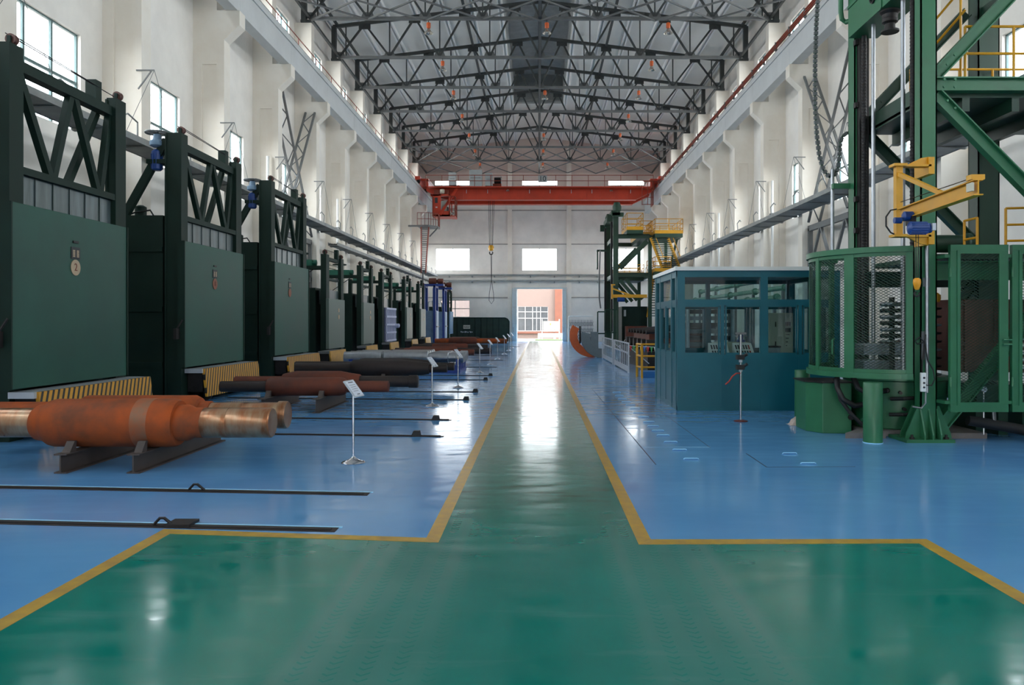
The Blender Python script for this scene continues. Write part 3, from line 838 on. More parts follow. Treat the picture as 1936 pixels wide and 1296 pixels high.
def pulley(par, x, y, z, r=0.12):
    p = MB().lathe([(-0.05, r), (-0.03, r), (-0.02, r * 0.82), (0.02, r * 0.82), (0.03, r), (0.05, r)], (x, y, z), 'y', 20).build('pulley', mat('brown_grey_pulley_steel', (96, 62, 56), 0.5, 0.2), par, True)
    MB().lathe([(-0.07, 0.035), (0.07, 0.035)], (x, y, z), 'y', 10).build('axle', M_DARK, p, True)
    MB().box(x - 0.03, x + 0.03, y - 0.09, y - 0.06, z - 0.2, z + 0.04).build('bracket', M_FGREEN, par)
XD = -8.35
def furnace_big(yl, yr, label, num, mdoor, y_badge=None):
    f = thing('bogie_furnace', label, 'furnace', (XD, (yl + yr) / 2, 0), 'dark green bogie furnaces along the left wall')
    bd = MB().box(-10.4, -8.8, yl + 0.04, yr - 0.04, 0, 4.4)
    for z in (0.9, 2.2, 3.6): bd.box(-10.4, -8.8, yl + 0.0, yl + 0.04, z - 0.06, z + 0.06)
    bd.build('body', M_FGREEN, f)
    for y0, y1, xp in ((yl, yl + 0.34, -8.71), (yr - 0.38, yr, -8.53)):
        p = MB().box(xp, XD, y0, y1, 0, 6.33)
        p.box(xp - 0.02, xp + 0.02, y0 - 0.02, y1 + 0.02, 0, 6.3)
        p.build('post', M_FGREEN, f)
    MB().box(-8.62, -8.42, yl + 0.3, yr - 0.3, 5.98, 6.16).build('top_beam', M_FGREEN, f)
    MB().box(-8.66, -8.36, yl + 0.3, yr - 0.3, 4.30, 4.42).build('lower_beam', M_FGREEN, f)
    L_ = yr - yl
    for a, c, dx in ((0.11, 0.36, 0), (0.53, 0.38, 0), (0.56, 0.78, 0), (0.90, 0.80, 0), (0.88, 0.60, -0.22)):
        MB().bar((-8.5 + dx, yl + L_ * a, 6.02), (-8.5 + dx, yl + L_ * c, 4.4), 0.13, 0.11, (1, 0, 0)).build('web_bar', M_FGREEN, f)
    pn = MB().box(-8.7, -8.45, yl + 0.3, yr - 0.3, 3.5, 4.32)
    for k in range(1, 6): pn.box(-8.45, -8.43, yl + 0.3 + (L_ - 0.6) * k / 6 - 0.012, yl + 0.3 + (L_ - 0.6) * k / 6 + 0.012, 3.7, 4.3)
    pn.build('front_panel', M_FPANEL, f)
    d = MB().box(-8.33, -8.19, yl - 0.19, yr - 0.28, 0.84, 3.78).build('door', mdoor, f, False, 0.012)
    for y in (yl - 0.22, yr - 0.28): MB().box(-8.34, -8.17, y, y + 0.03, 0.84, 3.78).build('edge_strip', M_FGREEN, d)
    badge(d, -8.188, y_badge or (yl + yr) / 2, 2.86, num, m=M_BADGE if num == '2' else mat('rusty_brown_badge', (128, 74, 52), 0.6))
    pulley(f, -8.42, yl + 0.17, 6.42, 0.085); pulley(f, -8.42, yr - 0.17, 6.42, 0.085)
    MB().box(-8.62, -8.42, yr - 0.95, yr - 0.75, 6.16, 6.52).build('stop_block', M_FGREEN, f)
    w = MB().tube((-8.48, yl + 0.1, 6.5), (-8.48, yr - 0.1, 6.4), 0.010, 4); w.tube((-8.42, yl + 0.17, 6.5), (-8.42, yr - 0.85, 6.40), 0.010, 4)
    w.build('cable', M_DARK, f)
    MB().bar((-8.76, yl + 0.17, 6.2), (-9.75, yl + 0.17, 4.42), 0.17, 0.13, (0, 1, 0)).build('raking_strut', M_FGREEN, f)
    MB().box(-9.2, -8.71, yl + 0.05, yl + 0.3, 5.62, 5.72).build('motor_bracket', M_FGREEN, f)
    motor_unit(f, -9.0, yl + 0.17, 6.36, M_BLUE)
    for y in (yl + 0.5, yr - 0.7):
        MB().lathe([(0, 0.13), (0.26, 0.13), (0.3, 0.06)], (-9.55, y, 4.4), 'z', 12).build('fan_motor', M_FGREEN, f, True)
    MB().path([(-9.1, yl + 0.2, 4.42), (-9.2, yl + 0.25, 4.55), (-9.6, yl + 0.3, 4.5), (-9.9, yl + 0.4, 4.42)], 0.02, 5).build('cable_loop', M_BLACK, f)
    bx_ = MB().box(-8.35, -8.28, yl - 0.40, yl - 0.24, 1.5, 1.75); bx_.tube((-8.32, yl - 0.33, 1.7), (-8.2, yl - 0.26, 1.95), 0.02, 6)
    bx_.build('limit_switch', M_DARK, f)
    return f
def furnace_small(yl, yr, label, mdoor, lattice_door=False, xd=XD, deck=True):
    f = thing('bogie_furnace', label, 'furnace', (xd, (yl + yr) / 2, 0), 'dark green bogie furnaces along the left wall')
    e = xd - XD
    MB().box(-10.3 + e, -8.8 + e, yl + 0.04, yr - 0.04, 0, 3.25).build('body', M_FGREEN, f)
    for y0, y1, xp in ((yl, yl + 0.45, -8.58), (yr - 0.42, yr, -8.50)): MB().box(xp + e, -8.36 + e, y0, y1, 0, 4.58).build('post', M_FGREEN, f)
    for z, h in ((4.38, 0.13), (3.58, 0.1)): MB().box(-8.6 + e, -8.45 + e, yl + 0.44, yr - 0.4, z, z + h).build('cross_beam', M_FGREEN, f)
    rd = MB()
    for z in (4.08, 4.22): rd.tube((-8.5 + e, yl + 0.2, z), (-8.5 + e, yr - 0.1, z), 0.014, 5)
    rd.build('tie_rod', M_FGREEN, f)
    MB().box(-8.72 + e, -8.48 + e, yl + 0.28, yr - 0.22, 2.6, 3.2).build('front_panel', M_FPANEL, f)
    if lattice_door:
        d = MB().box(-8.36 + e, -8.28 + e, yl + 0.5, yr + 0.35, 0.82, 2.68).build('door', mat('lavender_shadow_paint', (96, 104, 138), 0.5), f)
        m = MB()
        for k in range(5): m.box(-8.28 + e, -8.2 + e, yl + 0.45, yr + 0.4, 0.82 + k * 0.44, 0.92 + k * 0.44)
        for k in range(8):
            y = yl + 0.5 + (yr - yl - 0.2) * k / 7
            m.box(-8.28 + e, -8.22 + e, y, y + 0.1, 0.82, 2.68)
        m.build('lattice', M_LAV, d)
        MB().lathe([(0, 0.12), (0.2, 0.12), (0.24, 0.05)], (-8.2 + e, yr + 0.1, 1.68), 'x', 12).build('latch', M_LAV, d, True)
    else:
        d = MB().box(-8.34 + e, -8.22 + e, yl - 0.12, yr - 0.38, 0.83, 2.82).build('door', mdoor, f, False, 0.01)
        bd = MB().lathe([(0, 0.1), (0.012, 0.1)], (-8.22 + e, (yl + yr) / 2, 2.1), 'x', 16).build('number_badge', M_BADGE, d)
        MB().box(-8.22 + e, -8.21 + e, (yl + yr) / 2 - 0.08, (yl + yr) / 2 + 0.08, 2.3, 2.45).build('name_plate', M_BADGE, d)
    pulley(f, -8.45 + e, yl + 0.15, 4.67, 0.09); pulley(f, -8.45 + e, yr - 0.12, 4.67, 0.09)
    MB().box(-8.58 + e, -8.42 + e, yr - 0.75, yr - 0.55, 4.5, 4.92).build('stop_block', M_FGREEN, f)
    MB().tube((-8.48 + e, yl + 0.1, 4.78), (-8.48 + e, yr - 0.1, 4.78), 0.010, 4).build('cable', M_DARK, f)
    if deck:
        MB().box(-10.15 + e, -8.58 + e, yl + 0.02, yl + 0.5, 3.98, 4.12).build('motor_deck', M_FGREEN, f)
        MB().box(-10.2 + e, -10.02 + e, yl + 0.04, yl + 0.3, 3.25, 4.2).build('rear_post', M_FGREEN, f)
        g = MB().box(-9.95 + e, -8.95 + e, yl + 0.05, yl + 0.45, 4.12, 4.36); g.lathe([(0, 0.12), (0.14, 0.12), (0.16, 0.06)], (-8.95 + e, yl + 0.25, 4.25), 'x', 12)
        g.build('gearbox', M_LGREEN, f)
        x, y, z = -9.45 + e, yl + 0.25, 4.62
        h = MB().torus((x, y, z), 'z', 0.3, 0.03, 20, 6)
        for a in range(2): h.bar((x - 0.3 * math.cos(a * PI / 2), y - 0.3 * math.sin(a * PI / 2), z), (x + 0.3 * math.cos(a * PI / 2), y + 0.3 * math.sin(a * PI / 2), z), 0.05, 0.03)
        h.tube((x, y, 4.4), (x, y, z), 0.04, 8)
        h.build('handwheel', M_FGREEN, f, True)
        MB().bar((-8.9 + e, yl + 0.2, 4.0), (-9.9 + e, yl + 0.2, 3.3), 0.03).build('stay', M_DARK, f)
    return f
FB = [(12.32, 15.8, 'nearest dark green bogie furnace, its door bearing a cream badge with number 2', '2', 13.8),
      (18.25, 21.95, 'second dark green bogie furnace, with a rusty brown number badge on its door', '8', 19.75),
      (24.4, 28.1, 'third dark green bogie furnace, the last of the tall ones with a trussed front frame', '', 25.7)]
for a in FB: furnace_big(a[0], a[1], a[2], a[3], M_FDOOR, a[4])
furnace_small(30.75, 33.5, 'lower green furnace with a grey-green door, right after the three tall trussed ones', M_FDOORG)
furnace_small(36.85, 39.5, 'lower green furnace with a grey-green door, next to the one with the lattice door', M_FDOORG)
furnace_small(41.8, 44.7, 'low green furnace with the pale lavender lattice door', M_FDOORG, True)
furnace_small(48.9, 51.4, 'low green furnace with a grey-green door just beyond the lattice door', M_FDOORG)
furnace_small(54.75, 57.35, 'low green furnace with a grey-green door beside the blue frames', M_FDOORG)
furnace_small(69.4, 72.0, 'farthest low green furnace, beyond the blue frames and near the end wall', M_PBLUE, xd=-7.95, deck=False)
# bogie cars in front of the furnace doors
def car(yl, yr, label, mboard, x=-7.9):
    c = thing('bogie_car', label, 'furnace car', (x, (yl + yr) / 2, 0), 'furnace bogie cars')
    MB().box(x - 0.44, x - 0.03, yl - 0.05, yr + 0.06, 0.69, 0.79).build('deck', M_ALU if mboard is M_HAZ else M_GREYST, c)
    MB().box(x - 0.43, x - 0.08, yl + 0.1, yr - 0.1, 0.24, 0.69).build('underframe', M_DARK, c)
    for y in (yl + 0.5, yr - 0.5):
        for xx in (x - 0.36, x - 0.16): MB().lathe([(-0.05, 0.15), (0.03, 0.15), (0.05, 0.13)], (xx, y, 0.15), 'y', 16).build('wheel', M_DARK, c, True)
    m = MB().prism([(x - 0.06, 0.79), (x, 0.79), (x + 0.07, 0.13), (x + 0.02, 0.13)], 'y', yl + 0.02, yr + 0.1)
    m.build('kick_board', mboard, c)
for (a, c, d, e), mb_ in zip(((12.32, 15.8, 0, 0), (18.45, 21.9, 0, 0), (24.6, 28.05, 0, 0)), (M_HAZ,) * 3):
    car(a, c, 'furnace car with a yellow and black striped front board, ' + {12.32: 'behind the big orange roll', 18.45: 'under the rusty badge', 24.6: 'third one from the camera'}[a], mb_)
for (a, c), lb in zip(((29.6, 31.9), (35.9, 38.2), (41.6, 44.0), (48.8, 51.0), (54.6, 57.0)), ('under the first low grey-green door', 'under the second low grey-green door', 'in front of the lavender lattice door', 'just beyond the lattice door', 'beside the blue frames')):
    car(a, c, 'furnace car with a plain ochre front board ' + lb, M_OCH)
# blue frames with pale doors
for i, (y, xo, lb) in enumerate(((59.5, 0.0, 'nearer'), (65.5, -0.05, 'farther'))):
    f = thing('small_furnace', '%s of two small pale blue furnaces in dark blue frames' % lb, 'furnace', (-8.2 + xo, y, 0), 'small blue framed furnaces')
    for xx in (-8.62, -7.82):
        for yy in (y - 0.75, y + 0.75): MB().box(xx + xo - 0.09, xx + xo + 0.09, yy - 0.1, yy + 0.1, 0, 4.65).build('post', M_BLUEF, f)
    MB().box(-8.75 + xo, -7.2 + xo, y - 0.4, y + 0.4, 4.62, 4.78).build('top_beam', M_BLUEF, f)
    for xx in (-8.62, -7.82): MB().box(xx + xo - 0.08, xx + xo + 0.08, y - 0.85, y + 0.85, 4.5, 4.65).build('side_beam', M_BLUEF, f)
    MB().lathe([(0, 0.16), (0.02, 0.24), (0.55, 0.24), (0.58, 0.14), (0.66, 0.14), (0.7, 0.2), (1.1, 0.2), (1.12, 0.1)], (-8.35 + xo, y, 5.0), 'x', 16).build('drum', M_RUSTD, f, True)
    MB().box(-8.5 + xo, -7.76 + xo, y - 0.6, y + 0.6, 0.0, 2.75).build('body', M_PBLUE, f)
    d = MB().box(-7.76 + xo, -7.68 + xo, y - 0.62, y + 0.62, 0.55, 2.72).build('door', M_PBLUE, f, False, 0.02)
    MB().box(-7.68 + xo, -7.64 + xo, y - 0.65, y + 0.65, 1.5, 1.58).build('cross_bar', M_GREYST, d)
    MB().path([(-8.3 + xo, y - 0.64, 2.75), (-8.3 + xo, y - 0.7, 3.4), (-8.0 + xo, y - 0.7, 3.5), (-7.9 + xo, y - 0.66, 2.75)], 0.05, 8).build('hose', M_STEEL, f, True)

# ------------------------------------------------------------------ floor rails of the cars
RL = [(7.12, -1.84, -9.0, ((-3.5, 1), )), (8.6, -1.87, -9.5, ((-3.85, 1), )), (12.92, -1.57, -7.75, ((-2.02, 0), )), (15.08, -1.68, -7.75, ((-1.98, 0), )), (18.95, -1.69, -7.75, ((-1.75, 0), )), (21.1, -1.63, -7.75, ((-1.7, 0), )),
      (25.5, -1.68, -7.75, ((-1.72, 0), )), (27.5, -1.64, -7.75, ((-1.68, 0), )), (32.6, -1.7, -7.75, ()), (38.4, -1.7, -7.75, ()), (43.8, -1.7, -7.75, ()), (49.0, -1.7, -7.75, ()), (59.5, -1.35, -7.5, ())]
for i, (y, x1, x0, st) in enumerate(RL):
    sl = 0.085 if y < 20 else 0.05
    yy = lambda x: y - (x - x1) * sl
    t = thing('floor_rail', 'dark steel floor rail let into the blue floor, %s one from the front' % (ORD[i] if i else 'very first'), 'rail', (x1, y, 0), 'floor rails for the furnace cars')
    w = 0.075 if y < 10 else 0.06
    m = MB().prism([(x0, yy(x0) - w), (x1, yy(x1) - w), (x1, yy(x1) + w), (x0, yy(x0) + w)], 'z', 0.0, 0.004)
    m.build('channel', M_RAILF, t)
    MB().prism([(x0, yy(x0) - w * 0.35), (x1 - 0.05, yy(x1) - w * 0.35), (x1 - 0.05, yy(x1) + w * 0.35), (x0, yy(x0) + w * 0.35)], 'z', 0.004, 0.012 if y < 10 else 0.02).build('rail_head', M_DARK, t)
    if y < 10: MB().prism([(x0, yy(x0) + w), (x1 + 0.03, yy(x1) + w), (x1 + 0.03, yy(x1) + w + 0.03), (x0, yy(x0) + w + 0.03)], 'z', 0.0, 0.006).build('painted_edge', M_BLUEPL, t)
    for sxp, kind in st:
        if kind == 1: MB().path([(sxp - 0.08, yy(sxp), 0.01), (sxp - 0.02, yy(sxp), 0.075), (sxp + 0.02, yy(sxp), 0.075), (sxp + 0.10, yy(sxp), 0.01)], 0.014, 6).build('stop_lug', M_DARK, t)
        else:
            MB().prism([(sxp - 0.09, 0.0), (sxp + 0.07, 0.0), (sxp + 0.05, 0.09), (sxp - 0.05, 0.09)], 'y', yy(sxp) - 0.06, yy(sxp) + 0.06).build('stop_block', M_BLACK, t)
    if i == 0: MB().box(-3.45, -3.22, yy(-3.3) - 0.05, yy(-3.3) + 0.17, 0.004, 0.03).build('anchor_plate', M_DARK, t)

# ------------------------------------------------------------------ forged rolls
def roll(label, y, z, segs, group='forged steel rolls on the blue floor'):
    """segs: (part name, material, [(x, r), ...])"""
    xs = [p[0] for s_ in segs for p in s_[2]]
    t = thing('steel_roll', label, 'roll', ((min(xs) + max(xs)) / 2, y, z), group)
    for nm, m, prof in segs: MB().lathe(prof, (0, y, z), 'x', 48).build(nm, m, t, True)
    return t
def ch(x0, x1, r, c=0.012): return [(x0, r - c), (x0 + c, r), (x1 - c, r), (x1, r - c)]
def beam(x, ya, yb, h, label, lugs=()):
    t = thing('support_beam', label, 'support', (x, ya, 0), 'steel beams carrying the rolls')
    MB().ibeam((x, ya, h / 2), (x, yb, h / 2), 0.16, h, 0.018).build('beam', M_SUPP, t)
    for y in lugs: MB().prism([(y - 0.10, h), (y + 0.03, h), (y + 0.05, h + 0.13), (y - 0.0, h + 0.13)], 'x', x - 0.05, x + 0.05).build('wedge', M_SUPP, t)
roll('big orange rusty roll with bare steel ends, front one of the nearest pair', 10.3, 0.57, [
    ('journal', M_WORN, ch(-7.35, -6.6, 0.192)), ('collar', M_RUST, [(-6.62, 0.2), (-6.58, 0.232), (-6.5, 0.24), (-6.45, 0.262), (-6.44, 0.27)]),
    ('barrel', M_RUST, [(-6.46, 0.262), (-6.40, 0.30), (-6.34, 0.314), (-4.82, 0.318), (-4.77, 0.312), (-4.73, 0.29)]),
    ('bare_band', mat('worn_grey_brown_band', (124, 96, 74), 0.5, 0.3, 0.3, 5, 0, rgb2=(160, 84, 44)), [(-5.24, 0.3185), (-5.22, 0.3192), (-5.05, 0.3192), (-5.03, 0.3185)]),
    ('collar', M_RUST, [(-4.75, 0.238), (-4.62, 0.238), (-4.57, 0.22), (-4.53, 0.199), (-4.40, 0.199)]),
    ('journal', M_WORN, [(-4.41, 0.19), (-4.40, 0.1975), (-4.075, 0.1975), (-4.07, 0.193), (-4.06, 0.1975), (-3.52, 0.1975), (-3.505, 0.183)])])
roll('orange rusty roll with a stepped end, back one of the nearest pair', 11.38, 0.545, [
    ('journal', M_RUST, ch(-8.0, -6.62, 0.19)),
    ('barrel', M_RUST, [(-6.64, 0.24), (-6.60, 0.27), (-6.55, 0.285), (-5.0, 0.285), (-4.93, 0.25), (-4.91, 0.20)]),
    ('collar', M_RUST, ch(-4.93, -4.76, 0.2)),
    ('journal', M_WORN, [(-4.77, 0.17), (-4.76, 0.18), (-4.3, 0.18), (-4.29, 0.176), (-4.28, 0.18), (-3.79, 0.18), (-3.78, 0.2), (-3.67, 0.2), (-3.65, 0.185)])])
for x, s_ in ((-5.98, 'left'), (-5.07, 'right')): beam(x, 9.76, 12.45, 0.245, '%s rusty grey beam under the nearest orange rolls' % s_, (9.98, 10.8))
roll('red-brown rusty roll with a dark left end, behind the nearest sign stand', 16.9, 0.5, [
    ('journal', M_SCALE, ch(-6.88, -5.8, 0.118)), ('barrel', M_RUSTD, [(-5.86, 0.16), (-5.8, 0.195), (-5.7, 0.2), (-4.3, 0.2), (-4.2, 0.18), (-4.15, 0.14)]),
    ('journal', M_RUSTD, ch(-4.17, -3.24, 0.124))])
roll('red-brown roll with a long black end, at the back of the second pair', 17.75, 0.545, [
    ('journal', M_RUSTD, ch(-6.9, -5.75, 0.12)), ('barrel', M_RUSTD, [(-5.8, 0.17), (-5.7, 0.2), (-5.5, 0.24), (-4.5, 0.24), (-4.3, 0.2), (-4.05, 0.16)]),
    ('journal', M_SCALE, [(-4.07, 0.12), (-4.05, 0.13), (-2.95, 0.13), (-2.94, 0.145), (-2.75, 0.145), (-2.73, 0.12)])])
for x, s_ in ((-5.75, 'left'), (-4.62, 'right')): beam(x, 16.2, 18.7, 0.30, '%s rusty grey beam under the red-brown rolls' % s_, (16.62,))
for i, (y, xo, lb) in enumerate(((22.5, 0, 'long black roll with a tapering barrel, front one of the third pair'), (23.45, 0.3, 'long black roll with a flanged end, back one of the third pair'))):
    roll(lb, y, 0.56, [('journal', M_SCALE, ch(-7.0 - xo, -5.36, 0.155)), ('barrel', M_SCALE, [(-5.4, 0.19), (-5.34, 0.24), (-5.2, 0.255), (-4.0, 0.255), (-3.75, 0.235), (-3.4, 0.2), (-3.15, 0.165)]),
                       ('journal', M_SCALE, ch(-3.17, -2.63 + xo * 0.35, 0.12))])
for x, s_ in ((-5.2, 'left'), (-4.4, 'right')): beam(x, 22.0, 24.2, 0.29, '%s dark beam under the long black rolls' % s_, (22.12,))
for i in range(4):
    y = 29.4 + 0.55 * i
    roll('silver grey machined spindle, %s in the row on the blue cradle' % ('front one', 'second one', 'third one', 'rearmost one')[i], y, 0.56, [
        ('tube', M_STEEL, ch(-7.3 + 0.1 * i, -5.9, 0.23)), ('barrel', M_STEEL, [(-5.82, 0.19), (-5.78, 0.235), (-4.25, 0.235), (-4.2, 0.25), (-4.15, 0.25), (-4.12, 0.2)]),
        ('shank', M_GREYBL, [(-5.92, 0.12), (-5.8, 0.12)]), ('fork', M_STEEL, [(-4.14, 0.16), (-3.9, 0.2), (-3.4, 0.2), (-3.38, 0.17), (-3.1, 0.17), (-3.08, 0.2), (-2.82, 0.2), (-2.8, 0.15)])], 'silver machined spindles')
c = thing('cradle', 'blue steel cradle under the silver spindles', 'support', (-4.5, 30.2, 0))
for x in (-7.0, -5.4, -4.0, -3.0):
    m = MB().box(x - 0.1, x + 0.1, 28.95, 31.4, 0.0, 0.12)
    for i in range(4):
        yq = 29.4 + 0.55 * i
        for s_ in (-1, 1): m.prism([(yq + s_ * 0.12, 0.1), (yq + s_ * 0.27, 0.1), (yq + s_ * 0.27, 0.5), (yq + s_ * 0.245, 0.5), (yq + s_ * 0.13, 0.34)], 'x', x - 0.08, x + 0.08)
    m.build('saddle', M_BLUEF, c)
MB().box(-7.1, -2.9, 28.88, 28.96, 0.0, 0.30).build('side_rail', M_BLUEF, c)
def simple_roll(lb, y, z, xl, xb0, xb1, xr, rj, rb_, mb_, me_):
    roll(lb, y, z, [('journal', me_ if xl < -5.5 else mb_, ch(xl, xb0 + 0.03, rj)), ('barrel', mb_, [(xb0, rb_ * 0.75), (xb0 + 0.1, rb_), (xb1 - 0.15, rb_), (xb1, rb_ * 0.7)]), ('journal', me_, ch(xb1 - 0.02, xr, rj))])
simple_roll('red-brown roll just beyond the silver spindles', 36.5, 0.48, -6.9, -6.3, -3.8, -3.0, 0.14, 0.21, M_RUSTD, M_RUSTD)
simple_roll('red-brown roll with a long black shaft end beyond the silver spindles', 37.6, 0.5, -6.9, -6.2, -3.9, -2.25, 0.15, 0.22, M_RUSTD, M_SCALE)
simple_roll('dark brown roll with a rusty barrel, fifth group from the camera', 43.4, 0.5, -6.6, -5.9, -3.9, -2.8, 0.15, 0.2, M_RUSTD, M_SCALE)
simple_roll('short black roll behind the fifth group of rolls', 44.6, 0.5, -7.2, -6.6, -4.6, -3.4, 0.14, 0.2, M_SCALE, M_SCALE)
simple_roll('large red-brown roll in front of the green tarpaulin fence', 52.0, 0.62, -6.9, -5.95, -4.1, -2.1, 0.17, 0.27, M_RUSTD, M_RUST)
simple_roll('dark brown roll between the blue frames and the tarpaulin fence', 57.5, 0.55, -7.2, -6.4, -4.3, -3.2, 0.16, 0.25, M_SCALE, M_SCALE)
for y, lb, h in ((36.2, 'beyond the silver spindles', 0.26), (43.0, 'under the fifth group of rolls', 0.28), (51.4, 'under the large red-brown roll by the tarpaulin', 0.34), (57.0, 'under the farthest dark roll', 0.28)):
    for x, s_ in ((-5.6, 'left'), (-4.5, 'right')): beam(x, y - 0.2, y + 2.0, h, '%s low beam carrying rolls %s' % (s_, lb))

# ------------------------------------------------------------------ sign stands along the lane
root = thing('sign_stand', 'x', 'sign stand', (0, 0, 0), 'chrome sign stands beside the green lane')
MB().lathe([(0, 0.155), (0.008, 0.158), (0.02, 0.15), (0.035, 0.10), (0.055, 0.055), (0.075, 0.028), (0.09, 0.02)], (0, 0, 0), 'z', 28).build('base', M_CHROME, root, True)
MB().tube((0, 0, 0.06), (0, 0, 0.93), 0.017, 12).build('pole', M_CHROME, root, True)
u, v = V((0.058, 0.28, 0)), V((0.163, -0.034, -0.213))
n = u.cross(v).normalized()
if n.z < 0: n = -n
ce = V((0, 0, 0.995))
def quadplate(mb, s_, off, th):
    a = [ce + n * off + u * (i * s_ / 2) + v * (j * s_ / 2) for i, j in ((-1, -1), (1, -1), (1, 1), (-1, 1))]
    b_ = [p + n * th for p in a]
    A, B = [mb.bm.verts.new(p) for p in a], [mb.bm.verts.new(p) for p in b_]
    mb.bm.faces.new(A[::-1]); mb.bm.faces.new(B)
    for q in range(4): mb.bm.faces.new((A[q], A[(q + 1) % 4], B[(q + 1) % 4], B[q]))
    return mb
pl = quadplate(MB(), 1.0, 0, 0.018).build('tray', M_ALU, root)
sh = quadplate(MB(), 0.86, 0.018, 0.003).build('sheet', M_PLATE, pl)
m = MB()
for f, w in ((-0.36, 0.5), (0.36, 0.3)):
    c0 = ce + n * 0.0225 + v * f
    m.bar(c0 - u * w * 0.5, c0 + u * w * 0.5, 0.012, 0.001, n)
for q in range(4):
    c0 = ce + n * 0.0225 + v * (-0.2 + 0.12 * q)
    m.bar(c0 - u * 0.3, c0 + u * (0.3 - 0.08 * (q % 2)), 0.004, 0.001, n)
m.build('print', M_INK, sh)
ST = [(668, 876), (817, 769), (866, 734), (907, 706), (926.5, 690.5), (940.6, 680), (953.7, 670), (961.5, 663.5), (968, 658.5)]
for i, (px, py) in enumerate(ST):
    y = GD(py)
    o = root if i == 0 else copy_tree(root)
    put(o, (PX(px, y), y, 0.0), 'chrome sign stand with a tilted white plate, %s' % ('nearest to the camera' if i == 0 else 'farthest one, near the gateway' if i == 8 else '%s of the row going away' % ORD[i]))

# ------------------------------------------------------------------ green tarpaulin fence by the end wall
t = thing('tarpaulin_fence', 'long dark green tarpaulin fence in front of the end wall, left of the gateway', 'fence', (-5.4, 73, 0))
d = 73.0
x0, x1, zt_ = PX(853, d), PX(963, d), PZ(601, d)
pr = [(x0, 0.05), (x1, 0.05), (x1, zt_ - 0.35), (x1 - 0.15, zt_ - 0.12), (x1 - 0.4, zt_), (x0, zt_)]
MB().prism(pr, 'y', d, d + 0.03).build('tarpaulin', M_NET, t)
fr = MB().path([(x1, d - 0.04, 0.0), (x1, d - 0.04, zt_ - 0.35), (x1 - 0.15, d - 0.04, zt_ - 0.12), (x1 - 0.4, d - 0.04, zt_), (x0, d - 0.04, zt_)], 0.035, 6)
fr.build('top_tube', M_FGREEN, t)
for k in range(9): MB().tube((x0 + (x1 - 0.4 - x0) * k / 9, d - 0.03, 0), (x0 + (x1 - 0.4 - x0) * k / 9, d - 0.03, zt_), 0.025, 6).build('post', M_FGREEN, t)
sgn = MB().box(PX(876, d), PX(889, d), d - 0.06, d - 0.045, PZ(622, d), PZ(615, d)).build('notice', M_BEIGE, t)
m = MB()
for k in range(7): m.box(PX(877.5 + k * 1.5, d), PX(878.4 + k * 1.5, d), d - 0.065, d - 0.06, PZ(620, d), PZ(617.3 + (k % 3) * 0.5, d))
m.build('lettering', M_INK, sgn)
m = MB()
for k in range(9): m.box(PX(871 + k * 2.6, d), PX(872.6 + k * 2.6, d), d - 0.012, d - 0.004, PZ(628.8 + (k % 2) * 0.6, d), PZ(626.6 + (k % 3) * 0.5, d))
m.build('chalk_writing', M_WHITE, t)
# ------------------------------------------------------------------ overhead travelling crane near the end wall
D = 67.5
def cx(px): return PX(px, D)
def cz(py): return PZ(py, D)
cr = thing('overhead_crane', 'orange-red overhead travelling crane with a hanging cab', 'crane', (0.2, D, cz(377)))
for dy in (0.0, 2.6):
    g = MB().prism([(cx(806), cz(361)), (cx(838), cz(377)), (cx(1203), cz(377)), (cx(1236), cz(361)), (cx(1236), cz(354)), (cx(806), cz(354))], 'y', D + dy, D + dy + 0.5)
    g.box(cx(806), cx(1236), D + dy - 0.12, D + dy + 0.62, cz(354.5), cz(353))
    g.box(cx(838), cx(1203), D + dy - 0.1, D + dy + 0.6, cz(378), cz(376.4))
    for k in range(14): g.box(cx(850 + 26 * k) - 0.02, cx(850 + 26 * k) + 0.02, D + dy - 0.05, D + dy, cz(376), cz(354))
    g.build('main_girder', M_RED, cr)
for x in (-10.27, 10.42):
    e = MB().box(x - 0.22, x + 0.22, D - 1.2, D + 4.4, 14.0, cz(338)); e.box(min(x, x * 0.92), max(x, x * 0.92), D - 0.5, D + 3.2, 14.02, 14.2); e.box(min(x * 0.945, x * 0.92), max(x * 0.945, x * 0.92), D - 0.5, D + 3.2, cz(354), 14.1); e.build('end_carriage', M_RED, cr)
    for y in (D - 0.8, D + 3.9): MB().lathe([(-0.12, 0.24), (0.12, 0.24)], (x, y, 13.965), 'x', 16).build('wheel', M_DARK, cr, True)
MB().box(cx(812), cx(1230), D - 1.0, D - 0.12, PZ(354, 66.5), PZ(352.5, 66.5)).build('walkway', M_RED, cr)
railing([(cx(808), D - 0.98, PZ(352.5, 66.5)), (cx(1232), D - 0.98, PZ(352.5, 66.5))], 0.95, M_REDD, cr, 'railing', 1.35, (0.5, 1.0), 0.028)
for a, c, t0, t1, nm in ((850.5, 864, 330, 354, 'cabinet'), (889, 912.5, 325, 356, 'cabinet'), (918.5, 932, 331, 355, 'cabinet')):
    bx_ = MB().box(cx(a), cx(c), D - 0.95, D - 0.3, cz(t1), cz(t0)).build(nm, M_GREYBOX, cr, False, 0.02)
    MB().box(cx(a) + 0.1, cx(c) - 0.1, D - 0.97, D - 0.95, (cz(t1) + cz(t0)) / 2 - 0.02, (cz(t1) + cz(t0)) / 2 + 0.02).build('seam', M_GREYST, bx_)
dr = MB().lathe([(0, 0.2), (0.02, 0.34), (0.55, 0.34), (0.57, 0.2)], (cx(933), D + 1.0, cz(339)), 'x', 18); dr.lathe([(0, 0.5), (0.05, 0.5)], (cx(946), D + 1.0, cz(341)), 'x', 20)
dr.build('cable_drum', M_DARK, cr, True)
tr = MB().box(cx(919), cx(948), D + 0.1, D + 2.9, cz(353), cz(347)); tr.build('trolley', M_REDD, cr)
